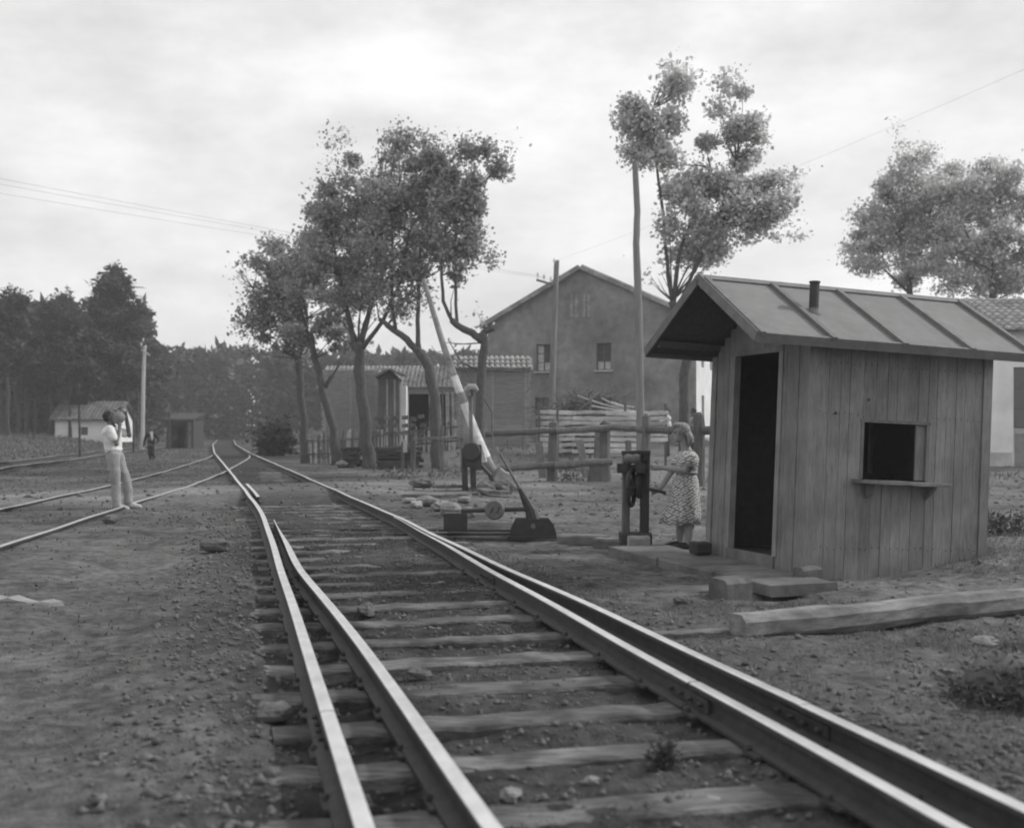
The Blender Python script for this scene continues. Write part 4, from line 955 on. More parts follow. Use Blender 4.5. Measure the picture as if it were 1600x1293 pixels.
# ================================================================== HOUSES
def wall_panel(mb, o, ux, w, h, holes, depth, nrm, mi=0):
    """a wall with real openings; reveals run back by depth"""
    xs = sorted({0, w, *[a for q in holes for a in q[:2]]}); zs = sorted({0, h, *[a for q in holes for a in q[2:]]})
    for i in range(len(xs) - 1):
        for j in range(len(zs) - 1):
            cx, cz = (xs[i] + xs[i + 1]) / 2, (zs[j] + zs[j + 1]) / 2
            if any(q[0] < cx < q[1] and q[2] < cz < q[3] for q in holes): continue
            mb.add([o + ux * a + UP * b for a, b in ((xs[i], zs[j]), (xs[i + 1], zs[j]), (xs[i + 1], zs[j + 1]), (xs[i], zs[j + 1]))], [(0, 1, 2, 3)], mi)
    for a0, a1, b0, b1 in holes:
        q = [o + ux * a + UP * b for a, b in ((a0, b0), (a1, b0), (a1, b1), (a0, b1))]; k_ = [p - nrm * depth for p in q]
        mb.add(q + k_, [(0, 4, 5, 1), (1, 5, 6, 2), (2, 6, 7, 3), (3, 7, 4, 0)], mi)
def window_unit(root, o, ux, nrm, hole, depth, cols=2, rows=3, half=False, curtain=False):
    a0, a1, b0, b1 = hole; fr_ = MB(); t = .05
    base = o - nrm * (depth - .03)
    def bar(x0, x1, z0, z1): fr_.frame(base, ux, nrm, UP, x0, x1, -.02, .025, z0, z1)
    bar(a0, a0 + t, b0, b1); bar(a1 - t, a1, b0, b1); bar(a0 + t, a1 - t, b0, b0 + t); bar(a0 + t, a1 - t, b1 - t, b1)
    for i in range(1, cols): x = a0 + (a1 - a0) * i / cols; bar(x - .03, x + .03, b0 + t, b1 - t)
    for i in range(cols):
        for j in range(1, rows):
            z = b0 + (b1 - b0) * j / rows; x0 = a0 + (a1 - a0) * i / cols + (.03 if i else t); x1 = a0 + (a1 - a0) * (i + 1) / cols - (.03 if i < cols - 1 else t); bar(x0, x1, z - .016, z + .016)
    w_ = fr_.build('window', M['frame'], root)
    for i in range(cols):
        for j in range(rows):
            p = MB(); x0 = a0 + (a1 - a0) * i / cols + .02; x1 = a0 + (a1 - a0) * (i + 1) / cols - .02; z0 = b0 + (b1 - b0) * j / rows + .01; z1 = b0 + (b1 - b0) * (j + 1) / rows - .01
            p.frame(base - nrm * .012, ux, nrm, UP, x0, x1, -.003, .003, z0, z1); p.build('pane', M['curtain' if (curtain and (i == 0 and rows == 3 and hole[0] < 4 or j == 0)) else 'pane'], w_)
    return w_
# big gabled house
hl, hr_ = Vector((GX(762, 58), 58, 0)), Vector((GX(1088, 54.8), 54.8, 0)); hz = .75
ux = (hr_ - hl); hw = ux.length; ux.normalize(); nrm = Vector((ux.y, -ux.x, 0)); bk = -nrm
house = empty('gabled_house', Vector((hl.x, hl.y, hz)), 'big grey gabled house with dark windows behind the slab fence', 'house')
eave = W(0, 505, 57).z - hz; apex = W(0, 421, 56.5).z - hz; o = Vector((hl.x, hl.y, hz))
def hcoord(px): # distance along the gable for a photo column
    kx = (px - CX) / F; return (kx * hl.y - hl.x) / (ux.x - kx * ux.y)
def hzat(py, px): a = hcoord(px); d_ = hl.y + ux.y * a; return H - (py - HY) / F * d_ - hz
HW = [(838, 861, 538, 580), (932, 955, 536, 578), (836, 861, 621, 668), (932, 956, 621, 650)]
holes = [(hcoord(a), hcoord(b), hzat(d_, a), hzat(c_, a)) for a, b, c_, d_ in HW]
DEP = 14.0
gb = MB(); wall_panel(gb, o, ux, hw, eave, holes, .3, nrm)
mid = hw * .462
gb.add([o + UP * eave, o + ux * hw + UP * eave, o + ux * mid + UP * apex], [(0, 1, 2)])
gb.add([o + bk * DEP, o + ux * hw + bk * DEP, o + ux * hw + bk * DEP + UP * eave, o + ux * mid + bk * DEP + UP * apex, o + bk * DEP + UP * eave], [(4, 3, 2, 1, 0)])
gb.add([o, o + bk * DEP, o + bk * DEP + UP * eave, o + UP * eave], [(0, 1, 2, 3)])
gb.build('gable_wall', M['plastergrey'], house)
sw = MB(); so_ = o + ux * hw; sholes = [(1.6, 2.5, eave - 2.2, eave - .9), (4.6, 5.5, eave - 2.2, eave - .9), (1.7, 2.6, .2, 2.3), (5.0, 5.9, 1.0, 2.2)]
wall_panel(sw, so_, bk, DEP, eave, sholes, .25, ux); sw.build('side_wall', M['plasterwhite'], house)  # paler than the gable: the sunlit side is put into the colour
for i, q in enumerate(holes): window_unit(house, o, ux, nrm, q, .18, 2, 3, curtain=(i in (0, 1)))
for q in sholes: window_unit(house, so_, bk, ux, q, .18, 2, 2)
for a, b, c_, d_ in ((891, 903, 460, 496), (911, 922, 460, 496)):
    m_ = MB(); m_.frame(o, ux, nrm, UP, hcoord(a), hcoord(b), -.05, .03, hzat(d_, a), hzat(c_, a)); f_ = m_.build('attic_shutter', M['greypaint'], house)
    m_ = MB(); m_.frame(o, ux, nrm, UP, (hcoord(a) + hcoord(b)) / 2 - .02, (hcoord(a) + hcoord(b)) / 2 + .02, .03, .045, hzat(d_, a), hzat(c_, a)); m_.build('shutter_strip', M['frame'], f_)
for h_ in holes:
    m_ = MB(); m_.frame(o, ux, nrm, UP, h_[0] - .1, h_[1] + .1, .003, .12, h_[2] - .09, h_[2] - .004); m_.build('sill', M['dado'], house)
def roof_slope(root, name, a, b, c_, d_, th, m_):
    n_ = (b - a).cross(d_ - a).normalized();
    if n_.z < 0: n_ = -n_
    mb_ = MB(); P = [a, b, c_, d_]; mb_.add(P + [p + n_ * th for p in P], [(3, 2, 1, 0), (4, 5, 6, 7), (0, 1, 5, 4), (1, 2, 6, 5), (2, 3, 7, 6), (3, 0, 4, 7)]); return mb_.build(name, m_, root)
ov = .28
eL = o + UP * (eave - .02) - ux * ov + UP * (-ov * (apex - eave) / mid); rg = o + ux * mid + UP * apex; eR = o + ux * (hw + ov) + UP * (eave - ov * (apex - eave) / (hw - mid))
rL = roof_slope(house, 'roof_slope', eL + nrm * .3, rg + nrm * .3, rg + bk * (DEP + .3), eL + bk * (DEP + .3), .14, M['tile'])
rR = roof_slope(house, 'roof_slope', rg + nrm * .3, eR + nrm * .3, eR + bk * (DEP + .3), rg + bk * (DEP + .3), .14, M['tile'])
# courses of tiles on both slopes
for (pa, pb, par) in ((eL, rg, rL), (eR, rg, rR)):
    mb = MB(); r_ = random.Random(3); nn = (pb - pa).cross(bk).normalized(); nn = nn if nn.z > 0 else -nn
    for i in range(58):
        c0 = pa + nrm * .3 + bk * (.25 * i + .12); rad = .1
        mb.tube([c0 + nn * (.14 + r_.uniform(0, .02)), pb + (c0 - pa) + nn * (.14 + r_.uniform(0, .02))], rad, 6)
    tag(mb.build('tile_ridges', M['tile'], par), kind='stuff')

# small tiled house behind the lath fence, left of the barrier
so2 = W(505, 668, 56.0); so2.z = gh(so2.x, so2.y) - .1
sx = Vector((1, .02, 0)).normalized(); sy = Vector((-.02, 1, 0))
sh = empty('tiled_outbuilding', so2, 'low tiled outbuilding with a dark open front behind the lath fence', 'outbuilding')
wl_ = GX(735, 56) - so2.x; ez = W(0, 607, 56).z - so2.z
hx = lambda px: GX(px, 56) - so2.x
mb = MB(); wall_panel(mb, so2, sx, wl_, ez, [(hx(638), hx(670), .1, ez - .25), (hx(676), hx(712), .1, ez - .25)], .3, -sy)
mb.add([so2 + sy * 6, so2 + sx * wl_ + sy * 6, so2 + sx * wl_ + sy * 6 + UP * ez, so2 + sy * 6 + UP * ez], [(3, 2, 1, 0)])
for q in (0, wl_): mb.add([so2 + sx * q, so2 + sx * q + sy * 6, so2 + sx * q + sy * 6 + UP * ez, so2 + sx * q + sy * 3 + UP * (ez + 1.15), so2 + sx * q + UP * ez], [(0, 1, 2, 3, 4)])
mb.build('wall', M['plasterwhite'], sh)
mb = MB(); mb.frame(so2, sx, sy, UP, .1, wl_ - .1, 3.2, 3.3, 0, ez - .1); mb.build('inner_wall', M['darkwood'], sh)
for i in range(14):
    px = 690 + i * 3.2 + rr.uniform(-1, 1); a = W(px - 5, 665, 55.6); a.z = so2.z + .1; b = W(px - 8 + rr.uniform(-3, 3), 612, 55.7); mb = MB(); mb.timber(a, b, .08, .04, i, .006, 2, up=(0, 1, 0)); mb.build('leaning_lath', M['slab' if i % 3 else 'oldwood'], sh)
tile_roof(sh, so2 + UP * ez, sx, sy, -.3, wl_ + .3, -.4, 6.4, 1.2, M['tile'])
# wooden privy in front
po = W(591, 672, 52.5); po.z = gh(po.x, po.y) - .1; pw = GX(624, 52.5) - po.x; ph = W(0, 592, 52.5).z - po.z
pv = empty('wooden_privy', po, 'narrow dark wooden privy with a small pitched roof and pale battens', 'privy')
mb = MB(); mb.frame(po, sx, sy, UP, 0, pw, .0, 1.2, 0, ph); mb.build('wall', M['oldwood'], pv)
for q in (.12, .42, .78):
    mb = MB(); mb.frame(po, sx, sy, UP, pw * q - .03, pw * q + .03, -.03, -.001, 0, ph - .02); mb.build('batten', M['slab' if q != .12 else 'oldwood'], pv)
mb = MB(); mb.frame(po, sx, sy, UP, pw + .002, pw + .3, .1, 1.1, 0, ph - .3); mb.build('side_pillar', M['plasterwhite'], pv)
pa, pb = W(586, 590, 52.3), W(609, 578, 52.3); pc = W(632, 589, 52.3)
for a, b in ((pa, pb), (pb, pc)): roof_slope(pv, 'roof_slope', a - sy * .2, b - sy * .2, b + sy * 1.5, a + sy * 1.5, .10, M['tiledark'])
mb = MB(); mb.add([po + UP * ph, po + sx * pw + UP * ph, Vector((pb.x, po.y, pb.z)), po + UP * ph + sy * 1.2, po + sx * pw + UP * ph + sy * 1.2, Vector((pb.x, po.y + 1.2, pb.z))], [(0, 1, 2), (5, 4, 3), (0, 2, 5, 3), (1, 4, 5, 2)]); mb.build('gable', M['oldwood'], pv)

# whitewashed station building, right edge
st = empty('white_building', Vector((GX(1512, 39.5), 39.5, 0)), 'whitewashed low building with curved clay tiles behind the hut', 'building')
o = Vector((GX(1512, 39.5), 39.5, -.1)); ux2 = Vector((1, -.02, 0)).normalized(); n2_ = Vector((-.02, -1, 0)).normalized(); wid = 14.0; wh = W(0, 512, 39.2).z + .1
cx_ = lambda px: (px - CX) / F * 39.3 - o.x
holes2 = [(cx_(1587), cx_(1634), .12, W(0, 573, 39.3).z + .1), (cx_(1690), cx_(1735), 1.0, 3.3)]
mb = MB(); wall_panel(mb, o, ux2, wid, wh, holes2, .25, n2_)
mb.add([o - n2_ * 8, o + ux2 * wid - n2_ * 8, o + ux2 * wid - n2_ * 8 + UP * wh, o - n2_ * 8 + UP * wh], [(3, 2, 1, 0)])
for q in (0, wid): mb.add([o + ux2 * q, o + ux2 * q - n2_ * 8, o + ux2 * q - n2_ * 8 + UP * wh, o + ux2 * q - n2_ * 4 + UP * (wh + 1.3), o + ux2 * q + UP * wh], [(0, 1, 2, 3, 4)])
mb.build('wall', M['plasterwhite'], st)
for a0, a1 in ((0, holes2[0][0] - .05), (holes2[0][1] + .05, wid)):
    mb = MB(); mb.frame(o, ux2, n2_, UP, a0, a1, .002, .04, .0, .70); mb.build('dado', M['dado'], st)
mb = MB(); mb.frame(o, ux2, n2_, UP, 0, wid, .003, .10, wh - .42, wh - .02); mb.build('cornice', M['plasterwhite'], st)
q = holes2[0]; window_unit(st, o, ux2, n2_, (q[0], q[1], 1.55, q[3]), .12, 2, 3)
mb = MB(); mb.frame(o - n2_ * .1, ux2, n2_, UP, q[0], q[1], -.03, .03, .12, 1.53); dr = mb.build('door', M['dado'], st)
for a in (.08, .56):
    mb = MB(); mb.frame(o - n2_ * .1, ux2, n2_, UP, q[0] + a, q[0] + a + .38, .03, .045, .25, 1.35); mb.build('door_panel', M['plastergrey'], dr)
window_unit(st, o, ux2, n2_, holes2[1], .12, 2, 3)
# its roof: each tile in the visible courses is a piece
rfo = o + UP * (wh - .0); rise = 1.62; run = 4.5
rf = roof_slope(st, 'roof', rfo + n2_ * .5 - ux2 * .4 - UP * .2, rfo + n2_ * .5 + ux2 * (wid + .4) - UP * .2, rfo - n2_ * 4 + ux2 * (wid + .4) + UP * (rise - .2), rfo - n2_ * 4 - ux2 * .4 + UP * (rise - .2), .06, M['tiledark'])
mb2 = roof_slope(st, 'rear_roof', rfo - n2_ * 8.5 - ux2 * .4 - UP * .2, rfo - n2_ * 8.5 + ux2 * (wid + .4) - UP * .2, rfo - n2_ * 4 + ux2 * (wid + .4) + UP * (rise - .2), rfo - n2_ * 4 - ux2 * .4 + UP * (rise - .2), .06, M['tiledark'])
sdir = (-n2_ * run + UP * rise).normalized(); snr = ux2.cross(sdir).normalized(); slen = math.hypot(run, rise)
tm = MB(); pitch = .30
vs = []
for f, sc, lf_ in ((0, 1.0, .05), (.52, .80, .0)):
    for q_ in range(7): an = math.pi * q_ / 6; vs.append(ux2 * (-math.cos(an) * .125 * sc) + sdir * f + snr * (math.sin(an) * .105 * sc + lf_))
tm.add(vs, [(q_ + 1, q_, q_ + 7, q_ + 8) for q_ in range(6)] + [(0, 1, 2, 3, 4, 5, 6)])
proto = tm.build('tile', M['tile'], rf)
first = True; ncol = int((wid + .8) / pitch); nrow = int(slen / .44)
base0 = rfo + n2_ * .52 - ux2 * .4 - UP * .2
far = MB()
for i in range(ncol):
    for j in range(nrow):
        p = base0 + ux2 * ((i + .5) * pitch + rr.uniform(-.015, .015)) + sdir * (j * .44 + rr.uniform(-.02, .02)) + snr * .07
        px_ = CX + F * p.x / p.y
        if 1490 < px_ < 1640:
            t_ = proto if first else proto.copy()
            if not first: COL.objects.link(t_); t_.parent = rf
            first = False; t_.location = p
        else: far.add([p + Vector(v) for v in vs], [(q_ + 1, q_, q_ + 7, q_ + 8) for q_ in range(6)])
tag(far.build('tiles_beyond', M['tile'], rf), kind='stuff')

# far white shed on the left bank
fo = W(86, 688, 88); fo.z = gh(fo.x + 2, fo.y) - .15; fw = GX(180, 88) - fo.x; fe = W(0, 656, 88).z - fo.z; frz = W(0, 630, 90).z - fo.z
fs_ = empty('white_shed', fo, 'small whitewashed shed with low tiled roof on the far left bank', 'shed')
q0 = W(126, 0, 88).x - fo.x; X1 = Vector((1, 0, 0)); Y1 = Vector((0, 1, 0))
hol = [(q0, q0 + .55, .55, 1.15)]
mb = MB(); wall_panel(mb, fo, X1, fw, fe, hol, .2, -Y1); mb.add([fo + Y1 * 4, fo + X1 * fw + Y1 * 4, fo + X1 * fw + Y1 * 4 + UP * fe, fo + Y1 * 4 + UP * fe], [(3, 2, 1, 0)])
for q in (0, fw): mb.add([fo + X1 * q, fo + X1 * q + Y1 * 4, fo + X1 * q + Y1 * 4 + UP * fe, fo + X1 * q + Y1 * 2 + UP * frz, fo + X1 * q + UP * fe], [(0, 1, 2, 3, 4)])
mb.build('wall', M['plasterwhite'], fs_)
mb = MB(); mb.frame(fo, X1, Y1, UP, q0, q0 + .55, .15, .18, .55, 1.15); mb.build('window', M['frame'], fs_)
tile_roof(fs_, fo + UP * fe, X1, Y1, -.35, fw + .35, -.45, 4.45, frz - fe + .12, M['tiledark'], pitch=.3)
# dark hut by the far rails
do = W(262, 690, 84); do.z = gh(do.x, do.y) - .1
dh = empty('dark_hut', do, 'low dark timber hut with a pale door post beside the far rails', 'hut')
dw = GX(300, 84) - do.x; dz_ = W(0, 657, 84).z - do.z
mb = MB(); wall_panel(mb, do, X1, dw, dz_, [(.3, dw - .45, .0, dz_ - .25)], .25, -Y1); mb.frame(do, X1, Y1, UP, 0, dw, 2.6, 2.8, 0, dz_); mb.frame(do, X1, Y1, UP, -.1, 0, 0, 2.8, 0, dz_); mb.frame(do, X1, Y1, UP, dw, dw + .1, 0, 2.8, 0, dz_); mb.build('wall', M['darkwood'], dh)
mb = MB(); mb.frame(do, X1, Y1, UP, dw - .28, dw - .05, -.05, -.002, 0, dz_ - .1); mb.build('door_post', M['oldwood'], dh)
roof_slope(dh, 'roof', do + UP * (dz_ + .02) - X1 * .25 - Y1 * .2, do + UP * (dz_ + .02) + X1 * (dw + .2) - Y1 * .3, do + UP * (dz_ + .5) + X1 * (dw + .2) + Y1 * 3, do + UP * (dz_ + .5) - X1 * .25 + Y1 * 3, .1, M['darkwood'])

# ================================================================== POLES, SIGNAL, WIRES
def pole(name, label, pts, r0, r1, m, cat='pole'):
    root = empty(name, (pts[0][0], pts[0][1], gh(pts[0][0], pts[0][1])), label, cat); mb = MB(); r_ = random.Random(int(pts[0][0] * 10)); P = []
    for i in range(len(pts) - 1):
        for q in range(3): P.append(Vector(pts[i]).lerp(Vector(pts[i + 1]), q / 3))
    P.append(Vector(pts[-1])); mb.tube(P, [r0 + (r1 - r0) * i / (len(P) - 1) for i in range(len(P))], 10, seed=2, jit=.05); mb.build('post', M[m], root); return root
def insul(root, p): mb = MB(); mb.lathe(p, [(.02, 0), (.02, .1), (.05, .1), (.055, .16), (.035, .2), (.045, .23), (.02, .27)], 8); mb.build('insulator', M['whitepaint'], root)
a = W(1001, 705, 33); a.z = gh(a.x, a.y) - .3
pole('wooden_mast', 'tall bare crooked wooden pole rising into the pale tree crown', [a, W(1000, 600, 33), W(997, 450, 33), W(994, 380, 33), W(996, 330, 33), W(992, 252, 33)], .125, .085, 'pole')
a = W(860, 712, 51); a.z = gh(a.x, a.y) - .3
tp = pole('telegraph_pole', 'telegraph pole with a crossarm of insulators in front of the house gable', [a, W(863, 600, 51), W(866, 500, 51), W(870, 407, 51)], .16, .12, 'pole')
mb = MB(); mb.beam(W(838, 437, 50.8), W(868, 446, 50.8), .08, .09); mb.build('crossarm', M['oldwood'], tp)
for px, py in ((840, 435), (850, 438), (861, 441), (866, 413)): insul(tp, W(px, py, 50.8))
a = W(222, 648, 80); a.z = gh(a.x, a.y) - .3
pp = pole('pale_post', 'pale wooden post with fittings at its head in front of the pine wood', [a, W(224, 600, 80), W(226, 540, 80)], .15, .10, 'polepale')
mb = MB(); mb.beam(W(221, 546, 79.9), W(234, 555, 79.9), .1, .1); mb.build('crossarm', M['polepale'], pp)
for px, py in ((221, 541), (228, 545), (224, 534)): insul(pp, W(px, py, 79.9))
a = W(125, 712, 57); a.z = gh(a.x, a.y) - .3
sg = pole('signal_post', 'thin dark signal post with a dark plate at its head before the white shed', [a, W(124, 660, 57), W(123, 606, 57)], .06, .05, 'darkwood', 'signal')
mb = MB(); mb.box(W(123, 624, 56.9), (.85, .06, .5)); mb.build('signal_plate', M['darkwood'], sg)
mb = MB(); mb.lathe(W(123, 606, 57), [(.09, 0), (.09, .12), (.03, .2)], 8); mb.build('cap', M['iron'], sg)
for i, (px, t_, b_, d_) in enumerate(((209, 640, 697, 66), (264, 642, 690, 78), (53, 672, 700, 74), (394, 635, 660, 90), (310, 640, 668, 88))):
    a = W(px, b_, d_); a.z = gh(a.x, a.y) - .2; mb = MB(); mb.timber(a, W(px, t_, d_), .11, .11, i, .01, 3, up=(0, 1, 0))
    tag(mb.build('fence_stake', M['darkwood']), ('thin dark stake behind the drinking man', 'dark stake beside the dark hut', 'short dark stake in the grass left of the signal', 'dark stake in the far field near the plane trees', 'dark stake in the far field right of the dark hut')[i], 'stake')
def wire(label, a, b, sag, rad=.0045):
    mb = MB(); a, b = Vector(a), Vector(b); n = 16; P = [a.lerp(b, i / n) - UP * sag * 4 * (i / n) * (1 - i / n) for i in range(n + 1)]; mb.tube(P, rad, 4); return tag(mb.build('overhead_wire', M['polepale']), label, 'wire', 'overhead wires')
# next poles of the line, out of the frame, carry the wires
qa = Vector((-29.5, 10.5, 0)); lpole = pole('telegraph_pole', 'telegraph pole carrying the three wires beyond the left edge', [qa - UP * .3, qa + UP * 4, qa + UP * 9.2], .16, .11, 'pole')
qb = Vector((16.5, 13.0, 0)); rpole = pole('telegraph_pole', 'telegraph pole carrying the single wire beyond the right edge', [qb - UP * .3, qb + UP * 5, qb + UP * 10.4], .16, .11, 'pole')
for i, (py, px) in enumerate(((435, 840), (438, 850), (441, 861))):
    a = W(px, py - 5, 50.8); zt = (8.55, 8.25, 7.75)[i]
    wire(('topmost of the three wires left of the plane trees', 'middle one of the three wires left of the plane trees', 'lowest of the three wires left of the plane trees')[i], a, qa + UP * (zt + .1) + Vector((.2 * i, 0, 0)), .25)
wire('single wire rising to the right above the hut', W(866, 408, 50.8), qb + UP * 10.3, .35, .003)

# ================================================================== PEOPLE
def body_mesh(name, parts, material, parent, voxel=.011, smooth=4):
    """one continuous surface grown from overlapping limbs: (points, radii[, flat])"""
    mb = MB()
    for p in parts:
        if p[0] == 'ball': mb.ball(p[1], p[2], 14, 10, R=p[3] if len(p) > 3 else None)
        else:
            pts = [Vector(q) for q in p[0]]; rad = p[1]; mb.tube(pts, rad, 12, flat=p[2] if len(p) > 2 else None)
            for q, r_ in zip(pts, rad):
                if len(p) < 3: mb.ball(q, r_ * .985, 10, 8)
    o = mb.build(name, material, parent, smooth=True)
    m = o.modifiers.new('skin', 'REMESH'); m.mode = 'VOXEL'; m.voxel_size = voxel; m.use_smooth_shade = True
    s = o.modifiers.new('soften', 'SMOOTH'); s.factor = .5; s.iterations = smooth
    if name in ('shirt', 'trousers', 'jacket'):
        w = o.modifiers.new('folds', 'DISPLACE'); w.texture = FOLD; w.texture_coords = 'GLOBAL'; w.strength = .03; w.mid_level = .5
    return o
FOLD = bpy.data.textures.new('cloth_folds', 'CLOUDS'); FOLD.noise_scale = .13; FOLD.noise_depth = 2
def hand(o, fwd, side, curl=.6, k=1.0, thumb=1):
    """palm and five bent fingers; fwd = direction of the palm, side = across the knuckles, curl bends along their cross"""
    fwd = Vector(fwd).normalized(); side = Vector(side).normalized(); dn = fwd.cross(side).normalized() * -1; o = Vector(o); L_ = []
    L_.append(([o, o + fwd * .045 * k, o + fwd * .085 * k], [.026 * k, .034 * k, .032 * k]))
    for i, l in enumerate((.068, .078, .072, .056)):
        b = o + fwd * .085 * k + side * (.027 - .018 * i) * k
        p1 = b + (fwd * math.cos(curl * .5) + dn * math.sin(curl * .5)) * l * .5 * k; p2 = p1 + (fwd * math.cos(curl * 1.6) + dn * math.sin(curl * 1.6)) * l * .32 * k; p3 = p2 + (fwd * math.cos(curl * 2.4) + dn * math.sin(curl * 2.4)) * l * .25 * k
        L_.append(([b, p1, p2, p3], [.0095 * k, .009 * k, .008 * k, .007 * k]))
    b = o + fwd * .03 * k + side * .03 * k * thumb; L_.append(([b, b + (side * .7 * thumb + fwd * .7) * .04 * k, b + (side * .5 * thumb + fwd * .6 + dn * .5) * .075 * k], [.013 * k, .011 * k, .008 * k]))
    return L_
def foot(mb, heel, fwd, ln=.25, w=.045, h=.07):
    heel = Vector(heel); fwd = Vector(fwd).normalized()
    mb.tube([heel - fwd * .03 + UP * h * .5, heel + fwd * ln * .25 + UP * h * .62, heel + fwd * ln * .6 + UP * h * .42, heel + fwd * ln * .9 + UP * h * .3, heel + fwd * ln + UP * h * .25], [w * .75, w * .95, w * 1.0, w * .75, w * .3], 10)

# ---------------- woman at the crank: faces left, seen from her left side
wd = 13.25; wo = Vector((GX(1066, wd), wd, 0)); wo.z = gh(wo.x, wo.y) + .0
wk = wd / F                                               # metres per photo pixel here
def wp(px, py, dy=0): v = W(px, py, wd); return Vector((v.x, wd + dy, v.z))
wo.z = W(0, 857, wd).z
woman = empty('person', wo, 'woman in a patterned belted dress turning the windlass crank', 'person')
# head and face looking left and slightly down
hc = wp(1064, 677); nk = wp(1070, 697)
parts = [('ball', hc, (.086, .070, .108), Matrix.Rotation(math.radians(-8), 3, 'Y')), ('ball', hc + Vector((-.028, 0, -.05)), (.060, .055, .055)), ([hc + Vector((.02, 0, -.05)), nk, wp(1073, 706)], [.052, .05, .065]),
         ([hc + Vector((-.082, 0, .01)), hc + Vector((-.104, 0, -.018)), hc + Vector((-.085, 0, -.03))], [.010, .014, .010]),
         ('ball', hc + Vector((-.082, 0, -.055)), (.012, .022, .006)), ('ball', hc + Vector((-.082, 0, -.066)), (.012, .020, .006)), ('ball', hc + Vector((-.072, 0, -.092)), (.022, .026, .018)),
         ('ball', hc + Vector((.005, -.070, -.005)), (.018, .010, .03)), ('ball', hc + Vector((.005, .070, -.005)), (.018, .010, .03))]
# torso core (hidden by the dress), legs, arms
sh = wp(1074, 716); wa = wp(1073, 740); hp_ = wp(1070, 768)
parts += [([wp(1073, 706), sh, wp(1073, 728), wa, hp_, wp(1070, 785)], [.07, .105, .11, .10, .125, .11])]
for dy, kx, ax_, tx in ((-.075, 1078, 1073, 1071), (.075, 1068, 1064, 1058)):
    parts.append(([wp(1072, 780, dy), wp(kx - 2, 815, dy), wp(kx - 3, 832, dy), wp(ax_, 850, dy), wp(ax_, 855, dy)], [.085, .052, .056, .034, .034]))
    parts.append(([wp(ax_ + 2, 854, dy), wp(ax_ - 8, 855.5, dy), wp(ax_ - 16, 856, dy)], [.03, .03, .02]))
# near (left) arm stretched level to the crank, other arm reaching lower
shl = wp(1076, 713, -.16); ell = wp(1066, 734, -.20); hal = wp(1032, 730, -.12)
shr = wp(1070, 713, .15); elr = wp(1050, 740, .16); har = wp(1033, 763, .04)
parts += [([shl, shl.lerp(ell, .5), ell, ell.lerp(hal, .45), hal], [.050, .044, .038, .036, .024]), ([shr, shr.lerp(elr, .5), elr, elr.lerp(har, .45), har], [.050, .044, .038, .036, .024]),
          ([sh + Vector((0, -.05, .02)), shl], [.06, .055]), ([sh + Vector((0, .05, .02)), shr], [.06, .055])]
parts += hand(hal, (-1, .05, .0), (0, .3, 1), .7) + hand(har, (-.9, -.1, -.45), (0, .4, .9), 1.0)
body_mesh('body', parts, M['skin'], woman, .0085, 3)
for dy in (-.031, .031):
    mb = MB(); mb.ball(hc + Vector((-.080, dy, .012)), (.010, .013, .008), 8, 6); mb.build('eye', M['hairdark'], woman)
mb = MB(); mb.ball(hc + Vector((-.089, 0, -.060)), (.006, .021, .007), 8, 6); mb.build('mouth', M['skindark'], woman)
# hair: rolled up from the brow, falling to the collar
mb = MB()
mb.ball(hc + Vector((.014, 0, .030)), (.098, .088, .100), 16, 12, .04, 3)
mb.ball(hc + Vector((-.035, 0, .085)), (.065, .07, .045), 14, 8, .06, 5)
for i in range(11):
    a = -1.25 + 2.5 * i / 10; p = hc + Vector((.045 + .05 * math.cos(a), .085 * math.sin(a), .02))
    mb.tube([p, p + Vector((.022, 0, -.06)), p + Vector((.030, 0, -.11)), p + Vector((.015, 0, -.155))], [.022, .028, .026, .012], 7, seed=i, jit=.1)
mb.build('hair', M['hair'], woman, smooth=True)
# dress: bodice and flared skirt as one cloth shell with folds
def dress():
    rows = [(704, .075, .085, 1073), (709, .105, .175, 1074), (716, .122, .185, 1075), (726, .125, .165, 1074), (735, .116, .135, 1073), (738, .110, .128, 1073), (741, .114, .132, 1073), (750, .142, .16, 1071), (765, .172, .185, 1069), (785, .19, .195, 1068), (803, .205, .205, 1066), (817, .213, .212, 1064)]
    n = 48; vs = []; uv = []
    for i, (py, rx, ry, cx) in enumerate(rows):
        c = wp(cx, py)
        for k in range(n):
            a = 2 * math.pi * k / n; fold = 1 + (.055 * math.sin(a * 9 + .4 * i) + .03 * math.sin(a * 5 + 1)) * max(0, (py - 745) / 72)
            wv = .006 * math.sin(a * 7 + i * 2.1)
            x = c.x + (rx * fold + wv) * math.cos(a); y = c.y + (ry * fold + wv) * math.sin(a); z = c.z + (.012 * math.sin(a * 4) if py > 810 else 0)
            if py > 800 and math.cos(a) < -.2: x -= .03 * (-math.cos(a))
            vs.append(Vector((x, y, z))); uv.append((a * .18, c.z))
    m = len(rows); fs = [(i * n + k, i * n + (k + 1) % n, (i + 1) * n + (k + 1) % n, (i + 1) * n + k) for i in range(m - 1) for k in range(n)]
    return vs, fs
vs_, fs_2 = dress(); mb = MB(); mb.add(vs_, fs_2)
